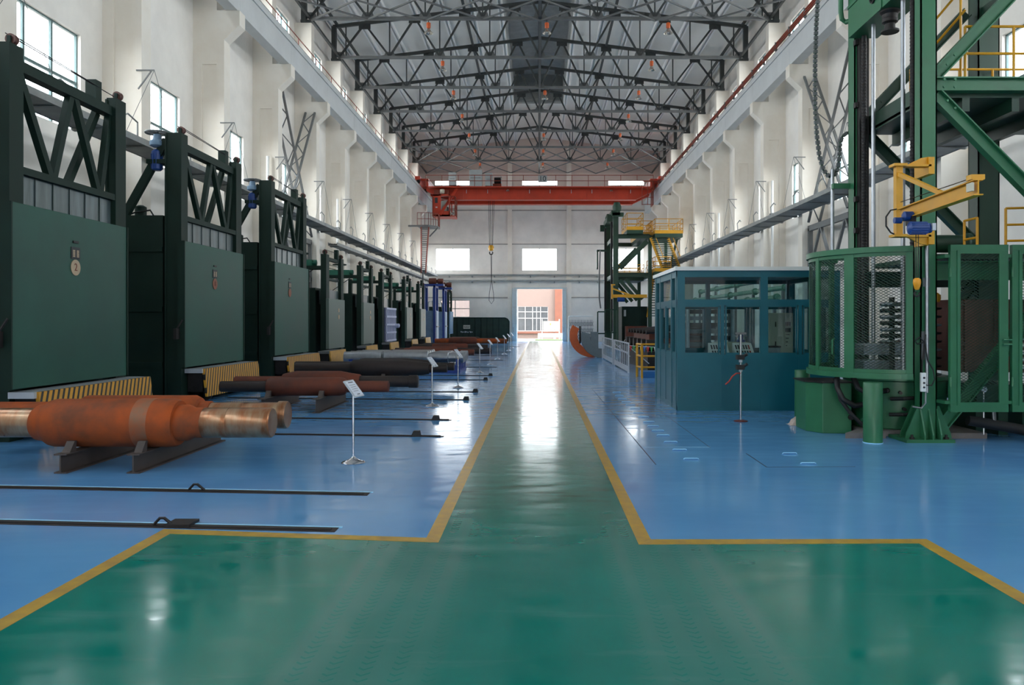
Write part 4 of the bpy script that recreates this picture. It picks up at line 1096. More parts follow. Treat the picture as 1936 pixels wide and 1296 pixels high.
np_ = MB().box(cx(1017.5), cx(1034), D - 1.06, D - 1.02, cz(349), cz(336)).build('number_plate', M_GREYBOX, cr)
text('number', '10', M_INK, np_, (cx(1025.7), D - 1.07, cz(342.7)), (PI / 2, 0, 0), 0.62)
fl_ = MB()
for px in (960, 1155): fl_.lathe([(0, 0.17), (0.08, 0.15), (0.16, 0.06)], (cx(px), D - 0.3, cz(363)), 'z', 14)
fl_.build('floodlight', M_REFL, cr, True)
for px in (882, 922, 1001, 1040, 1080, 1119, 1192): MB().tube((cx(px), D - 0.08, cz(366)), (cx(px), D - 0.08, cz(359)), 0.03, 6).build('cable_clip', M_ALU, cr)
# cab
cb = MB()
x0, x1, z0, z1 = cx(820), cx(853), cz(412), cz(371)
cb.box(x0, x1, D - 0.9, D + 0.9, z0, z0 + 0.14); cb.box(x0, x1, D - 0.9, D + 0.9, z1 - 0.12, z1)
cb.box(x0, cx(834), D - 0.9, D - 0.84, z0, z1)
cb.box(x0, x0 + 0.06, D - 0.9, D + 0.9, z0, z1); cb.box(cx(834), x1, D - 0.9, D - 0.84, z0, z0 + 0.45)
for x in (cx(834), cx(851)): cb.box(x, x + 0.09, D - 0.9, D - 0.82, z0, z1)
cb.box(cx(851), x1, D + 0.8, D + 0.9, z0, z1)
cab = cb.build('cab', M_RED, cr)
MB().box(cx(834), cx(851), D - 0.86, D - 0.85, z0 + 0.45, z1 - 0.12).build('cab_window', G_WIN, cab)
MB().box(cx(825), cx(830), D - 0.93, D - 0.9, cz(387), cz(377)).build('slot_window', M_WGLASS, cab)
MB().box(cx(826), cx(829.5), D - 0.93, D - 0.9, cz(396), cz(394)).build('label_plate', M_WHITE, cab)
MB().box(cx(838), cx(848), D - 0.3, D + 0.4, z0 + 0.14, z0 + 0.9).build('seat', M_DARK, cab)
MB().box(cx(836), cx(846), D - 0.6, D - 0.4, z0 + 0.5, z1 - 0.5).build('control_box', M_BEIGE, cab)
MB().bar((cx(834.5), D - 1.0, cz(409)), (cx(868), D - 0.2, cz(352)), 0.22, 0.12, (0, 1, 0)).build('stay', M_RED, cr)
railing([(cx(853), D - 0.9, z0 + 0.05), (cx(862), D - 0.9, z0 + 0.05), (cx(862), D + 0.9, z0 + 0.05)], (z1 - z0) - 0.2, M_REDD, cr, 'cab_railing', 0.5, (0.35, 0.62, 1.0), 0.03)
MB().box(cx(853), cx(862.5), D - 0.95, D + 0.95, z0 - 0.02, z0 + 0.06).build('cab_platform', M_RED, cr)
MB().box(cx(822), cx(1000) * 0 + cx(850), D - 0.5, D + 0.5, z1, cz(361)).build('hanger', M_REDD, cr)
MB().lathe([(0, 0.16), (0.1, 0.2), (0.35, 0.2), (0.4, 0.1)], (cx(838), D - 0.7, cz(369)), 'z', 12).build('horn', M_BEIGE, cr, True)
MB().lathe([(0, 0.2), (0.12, 0.17), (0.2, 0.07)], (cx(858), D - 1.0, cz(409)), 'z', 14).build('floodlight', M_REFL, cr, True)
# right end ladder cage
railing([(cx(1211), D - 1.0, cz(391)), (cx(1232), D - 1.0, cz(391)), (cx(1232), D + 0.4, cz(391))], 2.0, M_REDD, cr, 'end_cage', 0.5, (0.02, 0.33, 0.66, 1.0), 0.03)
# hook
rp_ = MB()
for px in (922.5, 926, 931.5, 934.5): rp_.tube((cx(px), D + 0.8, cz(347)), (cx(927 + (px - 928) * 0.5), D + 0.8, cz(466)), 0.018, 4)
rp_.build('hoist_rope', M_DARK, cr)
hb = MB().lathe([(0, 0.1), (0.05, 0.2), (0.25, 0.26), (0.45, 0.2), (0.5, 0.12)], (cx(927.5), D + 0.8, cz(473)), 'z', 16).build('hook_block', M_YEL, cr, True)
MB().torus((cx(927.5), D + 0.8, cz(477)), 'y', 0.14, 0.045, 16, 8, PI * 0.75, PI * 2.3).build('hook', M_DARK, hb, True)
sl = thing('wire_sling', 'thin wire rope sling looped over the crane hook', 'sling', (cx(927.5), D + 0.8, cz(573)))
pts = [(cx(927), D + 0.8, cz(478)), (cx(927.8), D + 0.8, cz(530)), (cx(924), D + 0.8, cz(555)), (cx(923.5), D + 0.8, cz(568)), (cx(928), D + 0.8, cz(574.5)), (cx(932.5), D + 0.8, cz(568)), (cx(932), D + 0.8, cz(555)), (cx(928.3), D + 0.8, cz(530)), (cx(928.6), D + 0.8, cz(478))]
MB().path(pts, 0.022, 5).build('loop', M_DARK, sl)

# ------------------------------------------------------------------ crane access stair at the left
st = thing('access_stair', 'steep red stair up to a railed landing below the crane cab', 'stair', (PX(803, 64), 64, 0))
def qx(px): return PX(px, 64)
def qz(py): return PZ(py, 64)
MB().prism([(qx(791), 63.4), (qx(812), 63.4), (qx(828), 64.2), (qx(828), 65.4), (qx(791), 65.4)], 'z', qz(430), qz(427)).build('landing', M_GREYST, st)
MB().box(-10.6, qx(800), 63.5, 63.7, qz(430), qz(427)).build('bracket', M_GREYST, st)
MB().bar((qx(827), 64.3, qz(430)), (qx(811), 64.3, qz(447)), 0.1).build('bracket', M_GREYST, st)
railing([(qx(791), 63.45, qz(427)), (qx(812), 63.45, qz(427)), (qx(827.5), 64.25, qz(427)), (qx(827.5), 65.3, qz(427))], 1.0, M_REDD, st, 'railing', 0.28, (0.5, 1.0), 0.025)
for px0, px1 in ((797, 795.5), (811, 803)):
    MB().bar((qx(px0), 63.9, qz(430)), (qx(px1 + (1.5 if px1 < 800 else 2)), 63.9, qz(517)), 0.1, 0.22, (0, 1, 0)).build('stringer', M_REDD, st)
for k in range(24):
    f = (k + 0.5) / 24; z = qz(430) + (qz(517) - qz(430)) * f
    MB().box(qx(797 + 0.4 * f), qx(811 - 6 * f), 63.75, 64.05, z - 0.02, z + 0.02).build('tread', M_GREYST, st)
MB().bar((qx(800), 63.9, qz(517)), (qx(800), 63.9, 5.0), 0.1).build('leg', M_GREYST, st)
# ------------------------------------------------------------------ teal control booth
BX0, BX1, BY0, BY1, BZ = 2.97, 6.45, 16.7, 19.9, 3.0
bt = thing('control_booth', 'dark teal glazed control booth with a white roof edge', 'booth', (4.7, 18.3, 0))
MB().box(BX0 - 0.05, BX1 + 0.05, BY0 - 0.05, BY1 + 0.05, BZ, BZ + 0.08).build('roof', M_WHITE, bt)
MB().box(BX0 + 0.12, BX1 - 0.12, BY0 + 0.12, BY1 - 0.12, BZ - 0.05, BZ - 0.01).build('inner_ceiling', M_TEAL, bt)
def booth_side(axis, pl, a, c, posts, sgn):
    """one glazed side: posts, rails, solid lower panels, panes"""
    def bx(mb, u0, u1, z0, z1, t=0.05, d=0.0):
        lo, hi = sorted((pl + sgn * d, pl + sgn * t))
        if axis == 'y': mb.box(u0, u1, lo, hi, z0, z1)
        else: mb.box(lo, hi, u0, u1, z0, z1)
    m = MB(); bx(m, a, c, BZ - 0.14, BZ, 0.10); m.build('top_rail', M_TEAL, bt)
    m = MB(); bx(m, a, c, 2.26, 2.38, 0.08); m.build('middle_rail', M_TEAL, bt)
    m = MB(); bx(m, a, c, 1.09, 1.20, 0.10); m.build('sill_rail', M_TEAL, bt)
    m = MB(); bx(m, a, c, 0.0, 0.10, 0.09); m.build('plinth', M_TEAL, bt)
    for p, w in posts:
        m = MB(); bx(m, p - w / 2, p + w / 2, 0, BZ - 0.001, 0.12, -0.008); m.build('post', M_TEAL, bt)
    ps = [p for p, w in posts]
    for p, q in zip(ps, ps[1:]):
        n = 2 if q - p > 1.3 else 1
        m = MB(); bx(m, p, q, 0.10, 1.09, 0.03, 0.004); pn = m.build('lower_panel', M_TEAL, bt)
        for k in range(1, n):
            u = p + (q - p) * k / n
            m = MB(); bx(m, u - 0.035, u + 0.035, 0.1, 2.26, 0.06, -0.004); m.build('mullion', M_TEAL, bt)
        m = MB()
        lo = pl + sgn * 0.035
        if axis == 'y': m.box(p, q, lo, lo + 0.006, 1.2, 2.26)
        else: m.box(lo, lo + 0.006, p, q, 1.2, 2.26)
        m.build('window_pane', G_BOOTH, bt)
        m = MB()
        if axis == 'y': m.box(p, q, lo, lo + 0.006, 2.38, BZ - 0.14)
        else: m.box(lo, lo + 0.006, p, q, 2.38, BZ - 0.14)
        m.build('top_pane', G_BOOTH, bt)
        for k in range(n):   # sash frames of the sliding windows
            u0, u1 = p + (q - p) * k / n, p + (q - p) * (k + 1) / n
            m = MB()
            for s0, s1, z0, z1 in ((u0 + 0.06, u0 + 0.09, 1.22, 2.24), (u1 - 0.09, u1 - 0.06, 1.22, 2.24), (u0 + 0.06, u1 - 0.06, 1.2, 1.24), (u0 + 0.06, u1 - 0.06, 2.22, 2.26)): bx(m, s0, s1, z0, z1, 0.055, 0.006)
            m.build('sash', M_TEAL, bt)
fp = [(BX0 + 0.08, 0.16), (4.83, 0.15), (BX1 - 0.08, 0.16)]
booth_side('y', BY0, BX0, BX1, fp, 1)
booth_side('y', BY1, BX0, BX1, [(BX0 + 0.08, 0.16), (4.3, 0.1), (BX1 - 0.08, 0.16)], -1)
booth_side('x', BX0, BY0 + 0.125, BY1 - 0.125, [(BY0 + 0.185, 0.12), (17.45, 0.12), (19.05, 0.12), (BY1 - 0.185, 0.12)], 1)
booth_side('x', BX1, BY0 + 0.125, BY1 - 0.125, [(BY0 + 0.185, 0.12), (18.3, 0.12), (BY1 - 0.185, 0.12)], -1)
# inside the booth
dk = thing('control_desk', 'dark desk along the front windows inside the teal booth', 'desk', (4.6, 17.3, 0))
MB().box(3.3, 6.2, 16.95, 17.6, 1.02, 1.08).build('top', M_DARK, dk)
for x in (3.4, 4.7, 6.1): MB().box(x - 0.05, x + 0.05, 17.0, 17.55, 0, 1.02).build('leg', M_DARK, dk)
def console(x, lb):
    t = thing('sloped_console', lb, 'console', (x, 17.3, 1.08))
    MB().prism([(16.98, 1.08), (17.42, 1.08), (17.42, 1.43), (17.34, 1.43), (16.98, 1.14)], 'x', x - 0.2, x + 0.2).build('housing', M_WHITE, t)
    for r_ in range(2):
        for k in range(6):
            f0 = 0.12 + 0.42 * r_
            a = V((x - 0.16 + k * 0.056, 16.98 + 0.36 * f0, 1.14 + 0.29 * f0)); c_ = a + V((0, 0.36 * 0.3, 0.29 * 0.3))
            MB().bar(a + V((0, -0.003, 0.004)), c_ + V((0, -0.003, 0.004)), 0.032, 0.008, (0, -0.6, 0.8)).build('key_strip', M_INKR if k == 5 else M_INK, t)
console(4.52, 'white sloped console with dark keys, right of the booth window mullion'); console(3.98, 'white sloped console with dark keys, left of the booth window mullion')
pr_ = thing('printer', 'pale grey box with a black lid on the booth desk', 'printer', (5.14, 17.25, 1.08))
MB().box(5.0, 5.3, 17.1, 17.45, 1.08, 1.34).build('case', mat('pale_grey_plastic', (182, 186, 192), 0.5), pr_, False, 0.015); MB().box(4.99, 5.31, 17.09, 17.46, 1.34, 1.37).build('lid', M_BLACK, pr_)
cc = thing('control_cabinet', 'tall beige control cabinet with buttons inside the booth', 'cabinet', (5.95, 19.3, 0))
MB().box(5.66, 6.25, 19.15, 19.6, 0, 2.12).build('body', M_BEIGE, cc, False, 0.01)
dr_ = MB().box(5.68, 6.23, 19.13, 19.15, 0.1, 2.1).build('door', M_BEIGE, cc)
for r_ in range(2):
    for k in range(3): MB().box(6.05 + k * 0.045, 6.085 + k * 0.045, 19.115, 19.13, 1.80 - r_ * 0.15, 1.90 - r_ * 0.15).build('meter', M_INK, dr_)
for r_ in range(4): MB().box(6.06, 6.15 - 0.02 * r_, 19.118, 19.13, 1.58 - r_ * 0.09, 1.60 - r_ * 0.09).build('button_row', M_INK, dr_)
for z in (1.3, 1.78): MB().box(5.80, 5.815, 19.1, 19.13, z, z + 0.12).build('handle', M_DARK, dr_)
wb = thing('low_cabinet', 'low beige cabinet at the back of the booth', 'cabinet', (4.75, 19.3, 0))
MB().box(4.35, 5.15, 19.05, 19.6, 0, 1.40).build('body', M_BEIGE, wb, False, 0.01)
for k in range(3): MB().box(4.4, 5.1, 19.03, 19.05, 0.08 + k * 0.45, 0.47 + k * 0.45).build('drawer', M_BEIGE, wb)
bv = thing('bench_vice', 'small blue bench vice on the low beige cabinet', 'vice', (5.0, 19.3, 1.40))
MB().box(4.92, 5.08, 19.2, 19.4, 1.40, 1.46).build('base', M_BLUE, bv); MB().box(4.95, 5.05, 19.25, 19.35, 1.46, 1.6).build('jaw', M_BLUE, bv); MB().tube((4.86, 19.3, 1.55), (5.14, 19.3, 1.55), 0.015, 8).build('handle', M_STEEL, bv)
# signal post in front of the booth
sp_ = thing('signal_post', 'thin silver post with black clamps in front of the teal booth', 'post', (3.86, 14.9, 0))
MB().lathe([(0, 0.13), (0.015, 0.13), (0.03, 0.05)], (3.86, 14.9, 0), 'z', 20).build('base', mat('dark_red_paint', (96, 40, 36), 0.6), sp_, True)
MB().tube((3.86, 14.9, 0.02), (3.86, 14.9, 1.68), 0.024, 12).build('pole', M_CHROME, sp_)
m = MB().box(3.77, 3.96, 14.86, 14.94, 1.66, 1.70); m.tube((3.79, 14.9, 1.6), (3.82, 14.9, 1.68), 0.02, 6); m.build('crossarm', M_GREYST, sp_)
for z in (1.22, 1.03):
    m = MB().box(3.78, 3.92, 14.83, 14.97, z - 0.04, z + 0.05); m.tube((3.88, 14.9, z), (3.97, 14.84, z + 0.07), 0.03, 8); m.build('clamp', M_BLACK, sp_)
for z in (1.13, 0.95): MB().lathe([(0, 0.035), (0.06, 0.035)], (3.86, 14.9, z), 'z', 12).build('collar', M_ALU, sp_, True)
MB().path([(3.84, 14.86, 0.92), (3.76, 14.84, 0.92), (3.68, 14.83, 0.86), (3.62, 14.82, 0.77), (3.55, 14.82, 0.71)], 0.014, 6).build('red_hose', M_INKR, sp_)

# ------------------------------------------------------------------ near quenching tower
qt = thing('quenching_tower', 'tall green quenching machine tower filling the right foreground', 'machine', (6.2, 13.7, 0))
def column(x0, x1, y0, y1, zt_, m=M_GREEN, nm='column'):
    t = 0.022
    b_ = MB().box(x0, x1, y0, y0 + t, 0.05, zt_); b_.box(x0, x1, y1 - t, y1, 0.05, zt_)
    b_.box(x0, x0 + t, y0, y1, 0.05, zt_); b_.box(x1 - t, x1, y0, y1, 0.05, zt_)
    return b_.build(nm, m, qt)
ca = column(6.07, 6.33, 12.4, 12.62, 9.0)
def base(x0, x1, y0, y1, m=M_GREEN):
    b_ = MB().box(x0 - 0.3, x1 + 0.2, y0 - 0.17, y1 + 0.25, 0, 0.05).build('base_plate', m, qt)
    for x in (x0, (x0 + x1) / 2, x1): MB().prism([(y0, 0.05), (y0 - 0.15, 0.05), (y0 - 0.15, 0.12), (y0, 0.52)], 'x', x - 0.012, x + 0.012).build('gusset', m, qt)
    for sg_, xx in ((-1, x0), (1, x1)):
        for y in (y0 + 0.02, y1 - 0.02): MB().prism([(xx, 0.05), (xx + sg_ * 0.24, 0.05), (xx + sg_ * 0.22, 0.14), (xx + sg_ * 0.04, 0.56), (xx, 0.56)], 'y', y - 0.012, y + 0.012).build('gusset', m, qt)
    for x in (x0 - 0.18, x1 + 0.1): MB().lathe([(0, 0.04), (0.03, 0.04), (0.03, 0.02), (0.07, 0.02)], (x, y0 - 0.09, 0.05), 'z', 8).build('anchor_bolt', M_DARK, qt)
base(6.07, 6.33, 12.4, 12.62)
column(6.07, 6.33, 15.0, 15.3, 9.0); base(6.07, 6.33, 15.0, 15.3)
column(8.45, 8.86, 15.0, 15.35, 9.0, M_DGREEN, 'rear_column'); column(8.45, 8.86, 12.4, 12.75, 9.0, M_DGREEN, 'rear_column')  # rear columns stand in shade, painted in as a darker green
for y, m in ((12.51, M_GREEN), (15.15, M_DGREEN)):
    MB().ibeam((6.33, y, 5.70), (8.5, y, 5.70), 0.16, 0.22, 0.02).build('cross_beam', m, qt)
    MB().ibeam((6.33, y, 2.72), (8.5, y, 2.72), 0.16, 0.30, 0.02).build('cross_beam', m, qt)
    for p, q in (((6.36, 5.86), (8.3, 7.9)), ((6.36, 5.54), (8.42, 3.45)), ((6.34, 0.12), (8.42, 2.62))):
        MB().ibeam((p[0], y, p[1]), (q[0], y, q[1]), 0.15, 0.20, 0.02, (0, 0, 1)).build('diagonal_brace', m, qt)
    for x, z in ((6.45, 5.76), (6.45, 5.64), (6.62, 5.76), (6.62, 5.64), (6.5, 6.0), (6.62, 6.15), (6.5, 5.42), (6.62, 5.3)):
        MB().lathe([(-0.115, 0.022), (-0.09, 0.022)], (x, y, z), 'y', 6).build('bolt', m, qt)
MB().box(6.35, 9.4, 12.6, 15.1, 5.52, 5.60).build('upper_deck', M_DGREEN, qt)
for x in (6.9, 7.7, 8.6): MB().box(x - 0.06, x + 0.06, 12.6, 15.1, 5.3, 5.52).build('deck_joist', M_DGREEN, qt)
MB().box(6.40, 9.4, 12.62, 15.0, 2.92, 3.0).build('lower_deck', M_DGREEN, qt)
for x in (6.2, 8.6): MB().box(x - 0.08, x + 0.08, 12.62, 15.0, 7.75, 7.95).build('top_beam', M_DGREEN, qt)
MB().box(6.35, 6.55, 12.62, 15.0, 5.55, 5.85).build('side_beam', M_DGREEN, qt)
railing([(6.93, 12.68, 5.82), (9.3, 12.68, 5.82)], 0.88, M_YEL, qt, 'upper_railing', 0.74, (0.5, 1.0), 0.022)
railing([(7.1, 14.9, 5.82), (7.4, 14.9, 5.82), (9.3, 14.9, 5.82)], 0.9, M_YEL, qt, 'upper_railing', 0.7, (0.4, 0.7, 1.0), 0.022)
s0, s1 = V((6.62, 13.5, 6.0)), V((7.0, 12.8, 6.6))
m = MB()
for dz in (0, 0.42, 0.84): m.tube(s0 + V((0, 0, dz)), s1 + V((0, 0, dz)), 0.02, 6)
for f in (0.3, 0.9): p = s0.lerp(s1, f); m.tube(V((p.x, p.y, 5.6)), p + V((0, 0, 0.84)), 0.02, 6)
m.build('stair_railing', M_YEL, qt)
railing([(7.42, 13.6, 3.0), (7.42, 13.2, 3.0)], 0.66, M_YEL, qt, 'lower_railing', 0.5, (0.5, 1.0), 0.022)
railing([(7.9, 13.2, 3.0), (9.3, 12.9, 3.0)], 0.82, M_YEL, qt, 'lower_railing', 0.45, (0.33, 0.66, 1.0), 0.022)
MB().lathe([(0, 0.16), (0.7, 0.16), (0.72, 0.19), (0.78, 0.19)], (6.95, 14.0, 3.3), 'x', 18).build('duct', M_DGREEN, qt, True)
# guides, screws, rods, carriage
for y, y1 in ((15.0, 14.88), (12.62, 12.70)): MB().box(6.12, 6.30, min(y, y1), max(y, y1), 0.6, 8.9).build('guide_rail', M_DARK, qt)
for y in (14.72, 12.80):
    MB().tube((6.14, y, 1.0), (6.14, y, 8.9), 0.045, 12).build('lead_screw', M_BLACK, qt)
    m = MB()
    for k in range(100): m.lathe([(0, 0.046), (0.02, 0.052), (0.04, 0.046)], (6.14, y, 1.2 + k * 0.06), 'z', 10)
    m.build('screw_thread', M_DARK, qt)
for y in (14.15, 13.0): MB().tube((6.07, y, 1.05), (6.07, y, 7.4), 0.036, 14).build('chrome_rod', M_STEEL, qt, True)
cg = MB().box(5.9, 6.45, 12.64, 14.86, 7.3, 7.36); cg.box(5.9, 5.93, 12.64, 14.86, 7.36, 7.85); cg.box(6.42, 6.45, 12.64, 14.86, 7.36, 7.85); cg.box(5.88, 6.47, 12.64, 14.86, 7.85, 7.9); cg.box(5.88, 5.9, 13.4, 13.44, 7.3, 7.85)
cg = cg.build('carriage', M_GREEN, qt)
MB().torus((5.88, 13.75, 7.62), 'x', 0.09, 0.02, 16, 6).build('lifting_eye', M_DARK, cg, True)
MB().lathe([(0, 0.15), (0.03, 0.15), (0.05, 0.09), (0.14, 0.085), (0.17, 0.13), (0.22, 0.13), (0.22, 0.11), (0.26, 0.13), (0.30, 0.13), (0.34, 0.17), (0.37, 0.17)], (6.1, 13.55, 6.93), 'z', 24).build('chuck', M_DARK, qt, True)
MB().lathe([(0, 0.11), (0.2, 0.11), (0.24, 0.07)], (6.05, 14.45, 7.9), 'z', 14).build('drive_motor', M_BLUE, qt, True)
MB().path([(5.95, 15.36, 8.9), (5.95, 15.36, 8.0), (5.97, 15.36, 7.86), (6.05, 15.36, 7.8), (6.3, 15.0, 7.8)], 0.05, 8).build('bent_tube', M_GREEN, qt, True)
for z in (6.0, 4.2, 3.6, 7.2): MB().box(6.05, 6.12, 14.9, 15.0, z, z + 0.1).build('clamp', M_DARK, qt)
MB().tube((6.15, 12.36, 0.78), (6.15, 12.36, 3.35), 0.028, 12).build('conduit', M_STEEL, qt, True)
MB().box(6.1, 6.2, 12.37, 12.4, 2.46, 2.6).build('label_plate', M_GREYST, qt); MB().box(6.08, 6.2, 12.385, 12.4, 1.3, 1.75).build('data_plate', M_GREYST, qt)
MB().tube((5.78, 15.35, 2.0), (5.78, 15.35, 4.9), 0.035, 10).build('conduit', M_STEEL, qt, True)
for z in (4.5, 3.1): MB().box(5.74, 6.08, 15.2, 15.3, z, z + 0.1).build('conduit_bracket', M_GREEN, qt)
# drag chain hanging from the tower
dch = thing('cable_chain', 'dark drag chain looping down beside the green tower', 'cable chain', (5.6, 15.3, 4.7))
cp = [(1546, 0), (1543, 50), (1541, 120), (1541, 200), (1544, 255), (1549, 295), (1557, 322), (1568, 335), (1577, 333), (1584, 318), (1587, 295), (1588, 270), (1593, 258), (1604, 250)]
pts = [P(a, c_, 15.4) for a, c_ in cp]
m = MB().path(pts, 0.022, 6); m.build('cable', M_DGREEN, dch)
m = MB()
for p, q in zip(pts, pts[1:]):
    n = max(1, int((q - p).length / 0.085))
    for k in range(n):
        c0 = p.lerp(q, (k + 0.15) / n); c1 = p.lerp(q, (k + 0.8) / n)
        m.bar(c0, c1, 0.075, 0.05, (0, 1, 0))
m.build('links', M_GREYST, dch)
# curved guard around the work space
CX, CY, CR, G0, G1 = 6.08, 13.6, 1.28, 0.99, 3.1
def gp(deg, z, r=CR): return V((CX + r * math.cos(math.radians(deg)), CY + r * math.sin(math.radians(deg)), z))
gd_ = thing('curved_guard', 'green curved mesh guard around the quenching work space', 'guard', (CX, CY, G0))
arc = [-98 - 4 * k for k in range(37)]
def ring(z0, z1, r0, r1, a0, a1):
    b_ = MB(); n = 40
    R4 = []
    for k in range(n + 1):
        a = a0 + (a1 - a0) * k / n
        R4.append([b_.bm.verts.new(gp(a, z, r)) for r, z in ((r0, z0), (r1, z0), (r1, z1), (r0, z1))])
    for A, B in zip(R4, R4[1:]):
        for k in range(4): b_.bm.faces.new((A[k], A[(k + 1) % 4], B[(k + 1) % 4], B[k]))
    b_.bm.faces.new(R4[0]); b_.bm.faces.new(R4[-1][::-1])
    return b_
AE = -98 - 152
ring(G1 - 0.09, G1, CR - 0.05, CR + 0.06, -98, AE).build('top_ring', M_GREEN, gd_)
ring(G0, G0 + 0.09, CR - 0.05, CR + 0.06, -98, AE).build('bottom_ring', M_GREEN, gd_)
for a in (-100, -139, -142.5, -172, -210, -245):
    p = gp(a, G0); MB().bar(gp(a, G0 + 0.09), gp(a, G1 - 0.09), 0.10 if a != -142.5 else 0.07, 0.05, (p - V((CX, CY, G0)))).build('post', M_GREEN, gd_)
for a, c_ in ((-102, -137), (-144, -171), (-174, -208), (-212, -244)):
    for z0 in (G0 + 0.09, G1 - 0.15): ring(z0, z0 + 0.06, CR - 0.02, CR + 0.02, a, c_).build('panel_rail', M_GREEN, gd_)
    L_ = math.radians(abs(c_ - a)) * CR
    lattice(MB(), lambda u_, v_, a=a, c_=c_, L_=L_: gp(a + (c_ - a) * u_ / L_, v_), 0, L_, G0 + 0.15, G1 - 0.15, 0.075, 0.0045, 0.16, 0.6).build('mesh', M_DGREEN, gd_)
MB().path([gp(-152, 1.35, CR + 0.03), gp(-152, 1.37, CR + 0.08), gp(-152, 1.6, CR + 0.08), gp(-152, 1.62, CR + 0.03)], 0.015, 6).build('handle', M_GREEN, gd_)
# induction parts inside the guard
ind = thing('inductor', 'silver laminated inductor blocks inside the curved guard', 'inductor', (6.0, 13.5, 1.05))
for x0, x1 in ((5.52, 5.95), (6.05, 6.40)):
    for z0 in (1.06, 1.34):
        m = MB()
        for k in range(5): m.box(x0, x1, 13.25, 13.75, z0 + k * 0.039, z0 + k * 0.039 + 0.03)
        m.box(x0 + 0.02, x1 - 0.02, 13.27, 13.73, z0, z0 + 0.19)
        m.build('lamination_stack', M_STEEL, ind)
MB().box(5.96, 6.04, 13.3, 13.7, 1.0, 1.56).build('clamp_bar', M_DARK, ind)
MB().box(5.5, 6.42, 13.2, 13.8, 0.98, 1.05).build('base', M_DARK, ind)
col = thing('cable_coil', 'stack of dark water-cooled cable coils inside the curved guard', 'coil', (6.45, 14.3, 1.2))
for k in range(9): MB().torus((6.45, 14.25, 1.3 + k * 0.115), 'z', 0.17, 0.038, 20, 8).build('turn', M_DARK if k % 2 else M_STEEL, col, True)
MB().tube((6.45, 14.25, 0.95), (6.45, 14.25, 2.35), 0.05, 10).build('core', M_DARK, col)
# tank, plinth, box, posts, hoses
MB_ = MB().prism([(5.0, 12.72), (5.66, 12.72), (5.66, 12.95), (6.62, 12.95), (6.62, 12.70), (7.3, 12.70), (7.3, 14.9), (5.4, 14.9), (5.4, 13.2)], 'z', 0, 0.09)
tag(MB_.build('plinth', M_PAD), 'grey concrete plinth under the green quench tank', 'plinth')
tk = thing('quench_tank', 'green round quench tank under the curved guard', 'tank', (6.1, 13.95, 0.09))
MB().lathe([(0, 0.82), (0.02, 0.84), (0.80, 0.84), (0.82, 0.89), (0.88, 0.89)], (6.3, 13.85, 0.09), 'z', 48).build('shell', M_GREEN, tk, True)
for z in (0.35, 0.62): MB().lathe([(0, 0.85), (0.03, 0.85)], (6.3, 13.85, z), 'z', 48).build('band', M_GREEN, tk, True)
for a, z in ((-120, 0.75), (-135, 0.3), (-128, 0.55), (-108, 0.72), (-104, 0.45)):
    x, y = 6.3 + 0.84 * math.cos(math.radians(a)), 13.85 + 0.84 * math.sin(math.radians(a))
    MB().tube((x, y, z), (x + 0.12 * math.cos(math.radians(a)), y + 0.12 * math.sin(math.radians(a)), z), 0.028, 10).build('nozzle', M_DARK, tk, True)
MB().tube((5.4, 13.05, 0.26), (5.75, 13.1, 0.26), 0.03, 8).build('drain_pipe', M_GREEN, tk)
bx_ = thing('valve_box', 'green chamfered steel box beside the round tank', 'box', (4.98, 13.7, 0))
MB().prism([(4.66, 13.62), (4.84, 13.3), (5.32, 13.26), (5.36, 14.2), (4.68, 14.2)], 'z', 0, 0.86).build('body', M_GREEN, bx_, False, 0.01)
MB().prism([(4.62, 13.6), (4.82, 13.27), (5.34, 13.23), (5.38, 14.22), (4.64, 14.22)], 'z', 0.86, 0.885).build('lid', M_DARK, bx_)
MB().lathe([(0, 0.045), (0.04, 0.045)], (5.3, 13.22, 0.28), 'y', 12).build('plug', M_DARK, bx_, True)
for x, y, lb in ((5.26, 12.28, 'thick green bollard standing in front of the quench tank'), (5.22, 15.45, 'green bollard beside the teal booth, behind the chamfered box')):
    t = thing('bollard', lb, 'bollard', (x, y, 0), 'green pipe bollards')
    MB().lathe([(0, 0.145), (0.94, 0.145), (0.95, 0.138)], (x, y, 0), 'z', 32).build('tube', M_GREEN, t, True)
    MB().lathe([(0, 0.152), (0.012, 0.152)], (x, y, 0), 'z', 32).build('foot_ring', M_BLUEPL, t, True)
HS = [('thick black hose curving from the guard to the upper tank nozzle', [(5.28, 13.1, 0.98), (5.3, 12.95, 0.80), (5.42, 12.88, 0.72), (5.7, 13.0, 0.74), (5.86, 13.1, 0.75)]),
      ('thick black hose curving down from the guard behind the bollard', [(5.0, 13.08, 0.96), (4.96, 12.95, 0.8), (5.02, 12.86, 0.62), (5.2, 12.84, 0.52), (5.45, 12.95, 0.54), (5.68, 13.16, 0.55)]),
      ('thin black hose dropping to the plinth behind the bollard', [(4.98, 13.12, 0.95), (5.02, 12.96, 0.6), (5.15, 12.9, 0.4), (5.3, 12.86, 0.24), (5.42, 12.84, 0.12)]),
      ('black hose between the bollard and the tower column, upper one', [(5.86, 12.98, 0.62), (5.98, 12.8, 0.64), (6.3, 12.8, 0.66)]),
      ('black hose between the bollard and the tower column, lower one', [(5.84, 12.98, 0.36), (5.98, 12.8, 0.38), (6.3, 12.8, 0.38)])]
for lb, pts in HS: tag(MB().path(pts, 0.045 if 'thick' in lb else 0.032, 10).build('hose', M_BLACK, None, True), lb, 'hose', 'black rubber hoses at the tank')
rg = MB(); random.seed(3)
